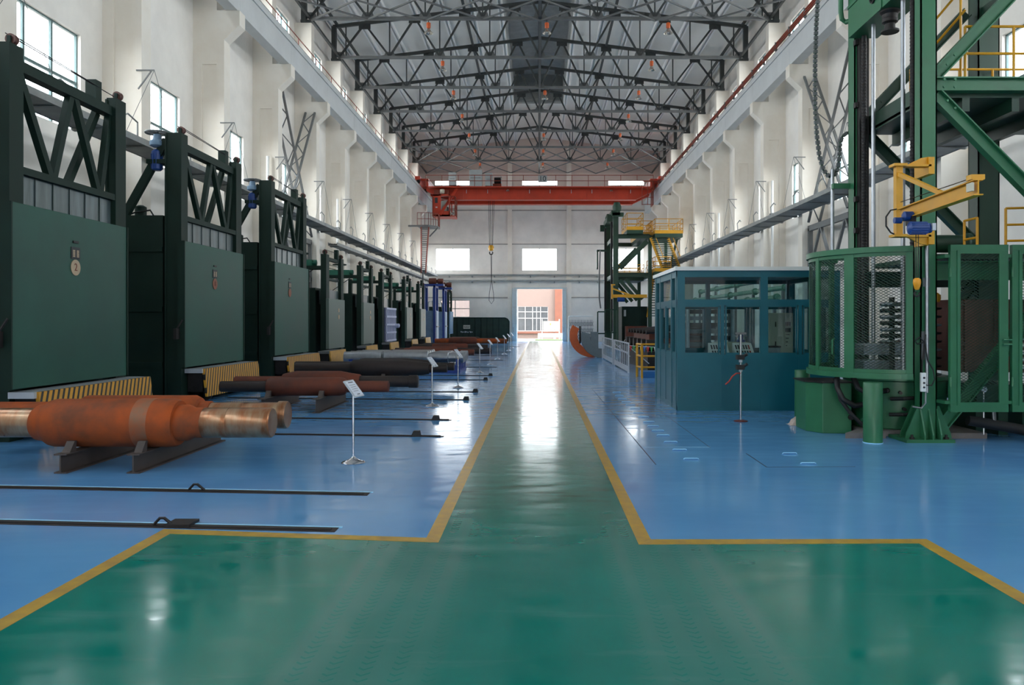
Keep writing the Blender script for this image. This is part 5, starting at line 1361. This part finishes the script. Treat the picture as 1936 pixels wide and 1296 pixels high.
gr = [[V((4.62 + 0.04 * i + random.uniform(-.012, .012), 14.3 + 0.05 * j, max(0.0, 0.14 * math.exp(-((i - 3) / 2.2) ** 2 - ((j - 2) / 1.6) ** 2) + random.uniform(-.02, .035)) if 0 < i < 7 and 0 < j < 5 else 0.002)) for j in range(6)] for i in range(8)]
for i in range(7):
    for j in range(5): rg.face([gr[i][j], gr[i + 1][j], gr[i + 1][j + 1], gr[i][j + 1]])
bmesh.ops.remove_doubles(rg.bm, verts=rg.bm.verts, dist=0.0005)
ro = rg.build('cloth', mat('pinkish_white_cloth', (206, 190, 180), 0.85, 0, 0.1, 8)); tag(ro, 'crumpled pale cloth on the floor beside the green box', 'cloth')
sd_ = ro.modifiers.new('thick', 'SOLIDIFY'); sd_.thickness = 0.006

# yellow jib crane on the tower
jb = thing('jib_crane', 'yellow jib crane with a blue hoist on the green tower column', 'jib crane', (5.52, 12.0, 3.2))
MB().box(5.47, 5.57, 11.93, 12.03, 3.2, 4.33).build('mast', M_YEL, jb)
for z, s_ in ((4.30, 1), (3.22, -1)):
    MB().box(5.42, 5.62, 11.88, 12.08, z - 0.02, z + 0.02).build('pivot_plate', M_YEL, jb)
    MB().prism([(5.6, z), (6.0, z), (6.0, z + s_ * 0.14), (5.88, z + s_ * 0.12), (5.7, z + s_ * 0.03)], 'y', 12.0, 12.04).build('bracket_web', M_YEL, jb)
    MB().box(5.56, 6.02, 11.96, 12.1, z - 0.015, z + 0.015).build('bracket_shelf', M_YEL, jb)
    MB().box(5.98, 6.07, 11.96, 12.42, z - 0.13, z + 0.13).build('wall_plate', M_YEL, jb)
A0, A1 = V((5.5, 11.85, 3.52)), V((5.22, 9.26, 3.5))
MB().ibeam(A0, A1, 0.11, 0.19, 0.014).build('arm', M_YEL, jb)
MB().bar((5.51, 11.93, 4.16), (5.36, 10.35, 3.60), 0.05, 0.06).build('tie_bar', M_YEL, jb)
MB().box(5.16, 5.32, 9.3, 9.42, 3.60, 3.66).build('end_stop', M_YEL, jb); MB().box(5.15, 5.18, 9.28, 9.40, 3.46, 3.56).build('limit_switch', M_BEIGE, jb)
MB().tube((5.24, 9.4, 3.64), (5.5, 11.85, 3.72), 0.006, 4).build('guide_wire', M_DARK, jb)
ho = MB().lathe([(-0.16, 0.055), (-0.14, 0.085), (0.10, 0.085), (0.12, 0.075), (0.16, 0.07), (0.165, 0.04)], (5.44, 11.15, 3.24), 'x', 20)
for k in range(16): ho.box(5.30, 5.54, 11.15 + 0.088 * math.cos(k * PI / 8) - 0.004, 11.15 + 0.088 * math.cos(k * PI / 8) + 0.004, 3.24 + 0.088 * math.sin(k * PI / 8) - 0.006, 3.24 + 0.088 * math.sin(k * PI / 8) + 0.006)
ho = ho.build('hoist_motor', M_BLUE, jb, True)
MB().lathe([(-0.07, 0.04), (-0.05, 0.07), (0.07, 0.07), (0.09, 0.04)], (5.34, 11.3, 3.43), 'x', 16).build('travel_motor', M_BLUE, jb, True)
MB().lathe([(-0.05, 0.045), (0.05, 0.045)], (5.2, 11.3, 3.37), 'x', 14).build('brake_housing', M_BLUE, jb, True)
MB().box(5.36, 5.42, 11.2, 11.4, 3.3, 3.42).build('trolley_plate', M_DARK, jb); MB().box(5.58, 5.63, 11.05, 11.25, 3.2, 3.3).build('terminal_box', M_ALU, jb)
MB().path([(5.46, 11.9, 3.62), (5.36, 11.88, 3.6), (5.29, 11.88, 3.5), (5.29, 11.88, 3.36), (5.36, 11.88, 3.26), (5.42, 11.9, 3.24)], 0.012, 6).build('cable', M_BLACK, jb)
m = MB()
for dx in (-0.015, 0.02): m.tube((5.43 + dx, 11.2, 3.2), (5.43 + dx, 11.2, 2.52), 0.006, 4)
m.build('hoist_rope', M_DARK, jb)
hk_ = MB().lathe([(0, 0.02), (0.02, 0.035), (0.10, 0.055), (0.15, 0.05), (0.17, 0.03)], (5.43, 11.2, 2.36), 'z', 14).build('hook_block', mat('orange_yellow_hook_paint', (240, 160, 30), 0.4), jb, True)
MB().torus((5.43, 11.2, 2.30), 'y', 0.035, 0.012, 14, 6, PI * 0.6, PI * 2.2).build('hook', M_DARK, hk_, True)
pd = thing('pendant_control', 'white pendant switch box with a looped black cable on the tower column', 'control', (6.06, 12.3, 0.75))
MB().box(6.02, 6.10, 12.27, 12.33, 0.80, 1.10).build('box', M_WHITE, pd, False, 0.01)
for z in (0.87, 0.94, 1.02): MB().lathe([(0, 0.016), (-0.012, 0.016)], (6.06, 12.27, z), 'y', 10).build('button', M_INK, pd)
MB().path([(6.1, 12.3, 1.7), (6.08, 12.29, 1.6), (6.12, 12.28, 1.3), (6.2, 12.27, 1.15), (6.23, 12.27, 1.0), (6.18, 12.27, 0.9), (6.1, 12.28, 0.9), (6.04, 12.29, 1.05), (6.05, 12.3, 1.3), (6.08, 12.3, 1.58), (6.0, 12.3, 1.66), (5.93, 12.3, 1.60), (5.97, 12.3, 1.55), (6.08, 12.3, 1.58)], 0.011, 6).build('cable', M_BLACK, pd)
MB().path([(6.12, 12.33, 0.8), (6.11, 12.32, 0.62), (6.03, 12.3, 0.54), (5.92, 12.28, 0.56), (5.88, 12.27, 0.57)], 0.014, 6).build('lead', M_STEEL, pd)

# mesh gates in front of the transformer
def gate(x0, x1, lb):
    y, z0, z1 = 12.16, 0.5, 3.1
    t = thing('mesh_gate', lb, 'gate', ((x0 + x1) / 2, y, 0), 'green mesh gates')
    MB().box(x0, x1, y - 0.04, y + 0.04, z1 - 0.09, z1).build('top_rail', M_GREEN, t); MB().box(x0, x1, y - 0.04, y + 0.04, z0, z0 + 0.10).build('bottom_rail', M_GREEN, t)
    for a, c_ in ((x0, x0 + 0.10), (x1 - 0.10, x1)): MB().box(a, c_, y - 0.035, y + 0.035, z0 + 0.1, z1 - 0.09).build('stile', M_GREEN, t)
    i0, i1, j0, j1 = x0 + 0.1, x1 - 0.1, z0 + 0.1, z1 - 0.09
    m = MB()
    for a, c_, d_, e_ in ((i0, i0 + 0.05, j0, j1), (i1 - 0.05, i1, j0, j1), (i0 + 0.05, i1 - 0.05, j0, j0 + 0.05), (i0 + 0.05, i1 - 0.05, j1 - 0.05, j1)): m.box(a, c_, y - 0.05, y - 0.02, d_, e_)
    m.build('inner_frame', M_GREEN, t)
    lattice(MB(), lambda u_, v_: V((u_, y, v_)), i0 + 0.04, i1 - 0.04, j0 + 0.04, j1 - 0.04, 0.075, 0.0045, 9, 0.6).build('mesh', M_DGREEN, t)
    for z in (0.9, 2.6): MB().tube((x0 - 0.005, y - 0.05, z), (x0 - 0.005, y - 0.05, z + 0.14), 0.02, 8).build('hinge', M_GREEN, t)
    for z in (1.55, 1.62): MB().tube((x1 - 0.1, y - 0.07, z), (x1 + 0.03, y - 0.07, z), 0.014, 6).build('bolt', M_GREEN, t)
    for z in (0.62, 2.9): MB().box(x0 - 0.08, x0 + 0.02, y - 0.02, 12.42 if x0 < 7 else y + 0.02, z, z + 0.05).build('hinge_bracket', M_GREEN, t)
    if x0 > 7: MB().box(x1 - 0.1, x1, y - 0.03, y + 0.03, 0.0, 0.5).build('leg', M_DGREEN, t)
gate(6.40, 7.30, 'green mesh gate right beside the main tower column'); gate(7.36, 8.3, 'green mesh gate at the right edge of the picture')
# transformer behind the gates
tf = thing('transformer', 'dull copper transformer behind the green mesh gates', 'transformer', (7.4, 13.6, 0))
MB().box(7.02, 8.3, 13.15, 13.9, 1.05, 2.28).build('core_tank', M_COPPER, tf, False, 0.01)
for z in (1.36, 1.5): MB().box(7.0, 8.32, 13.12, 13.15, z, z + 0.035).build('batten', M_COPPER, tf)
for x in (7.02, 7.16, 7.66, 8.2): MB().box(x, x + 0.04, 13.11, 13.15, 1.05, 2.28).build('batten', M_COPPER, tf)
MB().box(7.3, 8.35, 13.0, 14.0, 0.55, 0.85).build('base_frame', M_DGREEN, tf)
for x in (7.42, 7.8, 8.2): MB().box(x - 0.08, x + 0.08, 13.1, 13.9, 0.0, 0.55).build('leg', M_DGREEN, tf)
MB().tube((6.95, 13.02, 0.85), (6.95, 13.02, 2.2), 0.035, 12).build('ribbed_conduit', M_CHROME, tf, True)
for k in range(9): MB().lathe([(0, 0.04), (0.02, 0.13), (0.05, 0.14), (0.07, 0.04)], (6.72, 13.3, 0.972 + k * 0.14), 'z', 16).build('insulator', M_DARK if k % 3 else M_GREYST, tf, True)
MB().box(6.45, 6.58, 13.2, 13.6, 0.975, 1.75).build('bus_plate', M_STEEL, tf)
for k in range(6): MB().lathe([(0, 0.03), (0.02, 0.05), (0.05, 0.05), (0.07, 0.03)], (8.02, 12.95, 1.0 + k * 0.12), 'z', 14).build('white_insulator', M_WHITE, tf, True)
MB().box(6.66, 6.86, 13.85, 13.9, 2.2, 2.52).build('grey_plate', M_GREYBOX, tf); MB().lathe([(0, 0.06), (0.05, 0.08), (0.12, 0.08), (0.16, 0.03)], (6.82, 13.4, 2.24), 'z', 12).build('yellow_bushing', M_YEL, tf, True)
pgx = thing('pressure_gauge', 'small white round pressure gauge behind the mesh gate', 'gauge', (7.14, 12.5, 0.6))
MB().lathe([(0, 0.048), (0.03, 0.048)], (7.14, 12.5, 0.82), 'y', 20).build('dial', M_PLATE, pgx, True); MB().bar((7.14, 12.497, 0.82), (7.155, 12.497, 0.845), 0.006, 0.004).build('needle', M_INK, pgx)
MB().tube((7.14, 12.52, 0.09), (7.14, 12.52, 0.78), 0.012, 8).build('stem', M_STEEL, pgx)
for lb, pts, r in (('thick black pipe lying on the floor under the mesh gates', [(6.9, 12.55, 0.32), (7.6, 12.5, 0.2), (8.1, 12.45, 0.1), (8.5, 12.4, 0.09)], 0.085),):
    tag(MB().path(pts, r, 14).build('floor_pipe', M_BLACK, None, True), lb, 'pipe')
tag(MB().path([(7.32, 12.6, 0.6), (7.32, 12.55, 0.45), (7.3, 12.5, 0.3)], 0.03, 10).build('flexible_conduit', M_STEEL, None, True), 'short silver flexible conduit hanging under the mesh gates', 'conduit')

# ------------------------------------------------------------------ trench covers, joints and lifting handles in the blue floor
def joint(p0, p1, lb, w=0.012, m=M_GAP):
    a, c_ = [V((PX(px, GD(py)), GD(py), 0)) for px, py in (p0, p1)]
    b_ = MB().bar(a + V((0, 0, 0.001)), c_ + V((0, 0, 0.001)), w, 0.002)
    trim(b_, m, lb, 'floor joint')
joint((1118, 734), (1240, 879), 'thin dark joint along the near edge of the trench covers')
joint((1215, 754), (1343, 847), 'thin joint along the far edge of the trench covers', 0.008)
joint((1217, 846), (1343, 846), 'thin pale joint across the trench covers', 0.008, M_BLUEPL)
joint((1118, 734), (1240, 733), 'thin joint at the far end of the trench covers', 0.012)
joint((1411, 858), (1450, 884), 'short dark joint of the square floor cover', 0.012)
joint((1450, 884), (1617, 883), 'long dark joint of the square floor cover', 0.012)
HN = [(1306.7, 869.5), (1285, 852), (1268, 837), (1253.7, 824.5), (1244, 815.7), (1234.7, 807), (1227, 799), (1216.7, 790), (1206.7, 781.5), (1200, 773.5), (1191.7, 766.7), (1184, 761), (1176.7, 755.5), (1171, 749), (1166, 743), (1493, 859), (1528, 878)]
root = thing('lifting_handle', 'x', 'handle', (0, 0, 0), 'light blue lifting handles of the floor covers')
MB().path([(-0.10, 0, 0.0), (-0.10, 0, 0.012), (-0.085, 0, 0.018), (0.085, 0, 0.018), (0.10, 0, 0.012), (0.10, 0, 0.0)], 0.007, 6).build('loop', M_BLUEPL, root, True)
MB().box(-0.115, 0.115, -0.012, 0.012, 0, 0.003).build('seat', M_BLUEPAINT, root)
for i, (px, py) in enumerate(HN):
    o = root if i == 0 else copy_tree(root)
    lb = ('light blue lifting handle of the trench covers, %s of the row' % (ORD[i] if i < 14 else 'farthest')) if i < 15 else ('light blue lifting handle of the square floor cover, %s one' % ('far' if i == 15 else 'near'))
    put(o, (PX(px, GD(py)), GD(py), 0.0), lb)
# ------------------------------------------------------------------ far quenching tower
DT = 55.0
def tx(px, d=DT): return PX(px, d)
def tz(py, d=DT): return PZ(py, d)
ft = thing('quenching_tower', 'distant green tower with yellow railed platforms beyond the booth', 'machine', (6.6, DT, 0))
CXA, CXB = 5.28, 5.64
for y in (55.0, 61.0): MB().box(CXA, CXB, y, y + 0.4, 0, 9.4).build('column', M_DGREEN, ft)
for y in (55.0, 61.0): MB().box(tx(1226), tx(1232.5), y, y + 0.35, 0, 8.0).build('rear_column', M_DGREEN, ft)
MB().prism([(54.9, 9.4), (61.5, 9.4), (61.5, 9.75), (54.9, 9.75)], 'x', CXA - 0.15, CXB + 0.1).build('head_beam', M_DGREEN, ft)
for y in (55.1, 61.1):
    MB().lathe([(0, 0.3), (0.3, 0.32), (0.6, 0.2)], (5.55, y + 0.1, 9.75), 'z', 14).build('drive_unit', M_DGREEN, ft, True)
    MB().box(5.2, 6.0, y - 0.2, y + 0.5, 9.3, 9.6).build('drive_bracket', M_DGREEN, ft)
    MB().box(4.85, 5.25, y + 0.1, y + 0.4, 9.0, 9.5).build('drive_bracket', M_DGREEN, ft)
for y in (55.1, 61.1):
    for a in (447, 520): MB().ibeam((CXB, y, tz(a)), (tx(1228), y, tz(a)), 0.25, 0.3, 0.04).build('cross_beam', M_DGREEN, ft)
    MB().ibeam((CXB + 0.1, y, tz(508)), (tx(1224), y, tz(456)), 0.25, 0.34, 0.04, (0, 0, 1)).build('diagonal_brace', M_DGREEN, ft)
    for p, q in (((1172, 530), (1205, 568)), ((1183, 528), (1215, 566))): MB().bar((tx(p[0]), y, tz(p[1])), (tx(q[0]), y, tz(q[1])), 0.2, 0.24).build('diagonal_brace', M_DGREEN, ft)
for z in (tz(447), tz(520)): MB().box(CXA + 0.05, CXB - 0.05, 55.4, 61.0, z - 0.15, z + 0.15).build('side_beam', M_DGREEN, ft)
for z in (tz(447), tz(520)): MB().box(tx(1227), tx(1232), 55.4, 61.0, z - 0.15, z + 0.15).build('side_beam', M_DGREEN, ft)
def platform(x0, x1, y0, y1, z, h=1.0, front=True):
    MB().box(x0, x1, y0, y1, z - 0.28, z - 0.02).build('platform', M_DGREEN, ft)
    m = MB().box(x0, x1, y0 - 0.02, y0, z - 0.02, z + 0.22); m.box(x0 - 0.02, x0, y0, y1, z - 0.02, z + 0.22); m.build('kick_plate', M_YEL, ft)
    railing([(x0, y0, z), (x1, y0, z), (x1, y1, z), (x0, y1, z), (x0, y0, z)], h, M_YEL, ft, 'railing', 0.95, (0.35, 0.68, 1.0), 0.028)
platform(tx(1183), tx(1213), 54.2, 57.5, tz(437), 1.15)
platform(tx(1213), tx(1234), 55.5, 61.3, tz(443), 1.0)
platform(tx(1236), tx(1288), 54.4, 58.5, tz(443), 1.0)
platform(tx(1236), tx(1266), 54.4, 58.5, tz(514), 1.0)
platform(tx(1171), tx(1226), 57.5, 61.0, tz(520), 0.9)
for (p0, p1, w, yq) in (((1246, 450), (1270, 512), 1.2, 54.9), ((1254, 520), (1243, 600), 1.2, 55.6)):
    a, c_ = V((tx(p0[0]), yq, tz(p0[1]))), V((tx(p1[0]), yq, tz(p1[1])))
    for k in range(16):
        p = a.lerp(c_, (k + 0.5) / 16); MB().box(p.x - w / 2, p.x + w / 2, yq - 0.12, yq + 0.12, p.z - 0.03, p.z + 0.03).build('stair_tread', M_DGREEN, ft)
    for s_ in (-w / 2, w / 2):
        MB().bar(a + V((s_, 0, 0)), c_ + V((s_, 0, 0)), 0.1, 0.2).build('stringer', M_YEL, ft)
        MB().tube(a + V((s_, -0.1, 0.9)), c_ + V((s_, -0.1, 0.9)), 0.03, 6).build('stair_handrail', M_YEL, ft)
for px in (1242, 1273): MB().box(tx(px) - 0.1, tx(px) + 0.1, 58.2, 58.4, 0, tz(443) - 0.25).build('platform_leg', M_DGREEN, ft)
MB().bar((tx(1288) - 0.1, 56, tz(448)), (tx(1272), 56, tz(500)), 0.14).build('platform_strut', M_DGREEN, ft)
for y in (55.5, 60.8): MB().box(CXA - 0.14, CXA, y, y + 0.25, 1.2, 9.2).build('guide_rail', M_BLACK, ft)
MB().path([(tx(1141), 58, 7.2), (tx(1139), 58, 5), (tx(1139.5), 58, 3.6), (tx(1142), 58, 2.9)], 0.06, 6).build('drag_chain', M_GREYST, ft)
m = MB()
for z in (6.0, 7.4): m.box(CXA - 0.75, CXA - 0.65, 60.5, 61.2, z, z + 0.1)
m.box(CXA - 0.75, CXA - 0.65, 60.5, 60.6, 6.0, 7.5); m.box(CXA - 0.75, CXA, 60.5, 60.6, 7.35, 7.5); m.build('frame_loop', M_DGREEN, ft)
# lower machinery of the far tower
MB().box(CXB + 0.3, tx(1226), 55.6, 60.5, 0.2, 3.0).build('housing', M_FGREEN, ft)
MB().box(CXB + 0.5, tx(1222), 54.8, 55.6, 0.0, 1.6).build('gearbox', M_RUSTD, ft)
for k in range(5): MB().lathe([(0, 0.2), (0.6, 0.2), (0.65, 0.1)], (CXB + 0.6 + k * 0.38, 54.7, 0.5), 'y', 12).build('pump', M_DARK, ft, True)
MB().box(tx(1181), tx(1185), 55.5, 55.6, 2.3, 2.75).build('label_plate', M_GREYBOX, ft)
for a, c_, d_, e_ in ((1128, 1142, 0, 2.6), (1142, 1164, 0, 2.75)):
    railing([(tx(a), 54.0, 0), (tx(c_), 54.0, 0)], e_, M_DGREEN, ft, 'tall_guard', 0.5, (0.42, 1.0), 0.05)
# small yellow jib on the far tower
fj = thing('jib_crane', 'small yellow jib crane on the distant green tower', 'jib crane', (tx(1157), 54.6, 3.5))
MB().box(tx(1155), tx(1157.5), 54.6, 54.8, tz(566), tz(538)).build('mast', M_YEL, fj); MB().box(tx(1155), CXA + 0.1, 54.7, 55.0, tz(540), tz(538)).build('bracket', M_YEL, fj)
MB().box(tx(1157), tx(1222), 54.62, 54.78, tz(563.5), tz(557.5)).build('arm', M_YEL, fj); MB().bar((tx(1156.5), 54.7, tz(546)), (tx(1192), 54.7, tz(559)), 0.1).build('tie_bar', M_YEL, fj)
MB().lathe([(0, 0.16), (0.5, 0.16)], (tx(1166), 54.55, tz(567)), 'x', 12).build('hoist_motor', M_BLUE, fj, True)
# ------------------------------------------------------------------ fences and pit between the booth and the far tower
for i, (ya, yb, lb) in enumerate(((28.9, 34.2, 'white barred railing nearest to the booth, along the pit edge'), (34.9, 40.6, 'white barred railing farther along the pit edge'))):
    t = thing('pit_railing', lb, 'railing', (3.33, (ya + yb) / 2, 0), 'white pit railings')
    for y in (ya, yb): MB().box(3.30, 3.36, y - 0.03, y + 0.03, 0, 1.12).build('post', M_ALU, t)
    for z in (1.08, 0.72): MB().box(3.31, 3.35, ya, yb, z, z + 0.05).build('rail', M_ALU, t)
    MB().box(3.315, 3.345, ya, yb, 0.05, 0.24).build('kick_plate', M_ALU, t)
    n = int((yb - ya) / 0.62)
    for k in range(1, n): MB().box(3.32, 3.34, ya + (yb - ya) * k / n - 0.015, ya + (yb - ya) * k / n + 0.015, 0.24, 1.08).build('bar', M_ALU, t)
    MB().bar((3.33, ya + 0.02, 1.0), (4.1, ya + 0.02, 0.35), 0.03).build('stay', M_ALU, t)
t = thing('yellow_guardrail', 'yellow pipe guardrail standing behind the left side of the booth', 'railing', (3.8, 27.0, 0))
for x, y in ((3.42, 27.1), (3.5, 26.4), (4.4, 26.4)): MB().tube((x, y, 0), (x, y, 1.16), 0.04, 8).build('post', M_YEL, t)
for z in (1.14, 0.74, 0.36):
    MB().tube((3.42, 27.1, z), (3.5, 26.4, z), 0.032, 8).build('rail', M_YEL, t); MB().tube((3.5, 26.4, z), (4.4, 26.4, z), 0.032, 8).build('rail', M_YEL, t)
tag(MB().box(3.56, 4.6, 26.6, 27.4, 0, 0.2).build('floor_curb', M_BLUEPAINT, None, False, 0.01), 'low blue painted curb behind the yellow guardrail', 'curb')
bu = thing('bunting', 'string of coloured pennants on the pit railing behind the booth', 'bunting', (3.6, 28.4, 0.8))
pa, pb = V((3.36, 28.95, 1.02)), V((4.5, 27.0, 1.0))
MB().tube(pa, pb, 0.008, 4).build('cord', M_WHITE, bu)
PC = [mat('pennant_' + n_, c_, 0.7) for n_, c_ in (('red', (206, 52, 44)), ('green', (60, 150, 80)), ('white', (230, 226, 216)), ('yellow', (232, 190, 60)), ('blue', (60, 110, 190)))]
dv = (pb - pa)
for k in range(11):
    a = pa + dv * ((k + 0.1) / 11); c_ = pa + dv * ((k + 0.8) / 11); q = (a + c_) / 2 - V((0, 0, 0.22))
    m = MB(); nn = dv.cross(V((0, 0, 1))).normalized() * 0.003
    A = [m.bm.verts.new(p + nn) for p in (a, c_, q)]; B = [m.bm.verts.new(p - nn) for p in (a, c_, q)]
    m.bm.faces.new(A); m.bm.faces.new(B[::-1])
    for j in range(3): m.bm.faces.new((A[j], A[(j + 1) % 3], B[(j + 1) % 3], B[j]))
    m.build('pennant', PC[k % 5], bu)
pm = thing('pit_machine', 'dark oily machine block behind the white pit railing', 'machine', (5.0, 32, 0))
MB().box(4.2, 7.2, 30.0, 40.0, 0, 0.75).build('bed', M_DARK, pm)
MB().box(4.4, 6.6, 31.0, 36.0, 0.75, 1.5).build('housing', M_RUSTD, pm)
for k in range(6): MB().lathe([(0, 0.25), (0.5, 0.25), (0.55, 0.14), (0.8, 0.14)], (4.25, 30.8 + k * 1.4, 0.95), 'x', 14).build('roller', M_DARK, pm, True)
for k in range(7): MB().tube((4.2, 30.5 + k, 1.5), (6.9, 30.5 + k, 1.72), 0.09, 8).build('pipe', M_DARK, pm)
tu = thing('induction_unit', 'dark ribbed induction unit seen through the booth windows', 'machine', (5.2, 24.0, 0))
MB().box(4.3, 6.0, 23.5, 24.6, 0, 0.9).build('base', M_DARK, tu)
for k in range(8): MB().box(4.45, 5.9, 23.6, 24.5, 0.95 + k * 0.2, 1.07 + k * 0.2).build('fin', M_GREYST if k % 2 else M_DARK, tu)
for x in (4.5, 5.0, 5.45, 5.85): MB().tube((x, 23.55, 0.9), (x, 23.55, 2.55), 0.06, 10).build('pillar', M_STEEL, tu)
for i, (z, x) in enumerate(((3.55, 8.9), (3.1, 8.6), (2.75, 8.3))):
    t = thing('green_pipe', 'pale green pipe along the right wall above the booth level, %s one' % ('top', 'middle', 'bottom')[i], 'pipe', (x, 34, z), 'pale green wall pipes')
    MB().tube((x, 27, z), (x, 43, z), 0.09, 14).build('pipe', mat('pale_green_pipe_paint', (96, 140, 118), 0.45), t, True)
    for y in (27.2, 31, 35, 39, 42.8):
        MB().lathe([(-0.05, 0.14), (0.05, 0.14)], (x, y, z), 'y', 16).build('flange', mat('pale_green_pipe_paint', (96, 140, 118), 0.45), t, True)
        MB().box(x - 0.05, x + 0.05, y + 0.2, y + 0.3, 0, z - 0.1).build('stand', M_GREYST, t)
# split ring clamps lying on the floor
def crescent(name, lb, cxp, cyp, d, ro, ri, a0, a1, m, th):
    t = thing(name, lb, 'ring clamp', (PX(cxp, d), d, 0), 'half ring clamps on the floor')
    c0 = P(cxp, cyp, d); pts = []
    n = 22
    for k in range(n + 1):
        a = math.radians(a0 + (a1 - a0) * k / n); pts.append((c0.x + ro * math.cos(a), c0.z + ro * math.sin(a)))
    for k in range(n + 1):
        a = math.radians(a1 + (a0 - a1) * k / n); w = ri * (1 - 0.0 * k); pts.append((c0.x + w * math.cos(a), c0.z + w * math.sin(a)))
    zmin = min(p[1] for p in pts)
    pts = [(x, z - zmin) for x, z in pts]
    MB().prism(pts, 'y', d, d + th).build('half_ring', m, t, False, 0.02)
    return t, pts
crescent('ring_clamp', 'big orange half ring clamp standing on the blue floor', 1118, 640, 42.0, 1.16, 0.74, 150, 282, M_ORANGE, 0.5)
t, pts = crescent('ring_clamp', 'big grey half ring clamp beside the orange one', 1138, 640, 41.2, 1.10, 0.62, 165, 285, M_GREYBL, 0.5)
MB().box(PX(1117, 41.2), PX(1131, 41.2), 41.25, 41.6, PZ(660, 41.2), PZ(628, 41.2)).build('housing', M_GREYBL, t)
MB().lathe([(0, 0.12), (0.3, 0.12), (0.34, 0.06)], (PX(1105, 41.2), 41.4, PZ(640, 41.2)), 'x', 12).build('motor', M_BLUE, t, True)
MB().tube((PX(1097, 41.2), 41.4, PZ(650, 41.2)), (PX(1097, 41.2), 41.4, PZ(617, 41.2)), 0.05, 8).build('lever', M_DARK, t)
# folding gate right of the gateway
fg = thing('folding_gate', 'white arched frame with a grey folding gate right of the gateway', 'gate', (4.0, 73.5, 0))
d = 73.5
MB().path([(PX(1075, d), d, 0), (PX(1075, d), d, PZ(600, d)), (PX(1076.5, d), d, PZ(598, d)), (PX(1122, d), d, PZ(598, d))], 0.06, 8).build('frame', M_WHITE, fg)
m = MB(); x0, x1, zt_ = PX(1077, d), PX(1122, d), PZ(605, d)
n = 16
for k in range(n):
    a, c_ = x0 + (x1 - x0) * k / n, x0 + (x1 - x0) * (k + 1) / n
    m.bar((a, d, 0.1), (a, d, zt_), 0.035)
    for z in (0.25, 0.85, 1.45):
        m.bar((a, d, z), (c_, d, z + 0.5), 0.025); m.bar((a, d, z + 0.5), (c_, d, z), 0.025)
m.build('lattice', M_GREYST, fg)
MB().box(x0, x1, d - 0.03, d + 0.03, 0, 0.1).build('track', M_STEEL, fg)
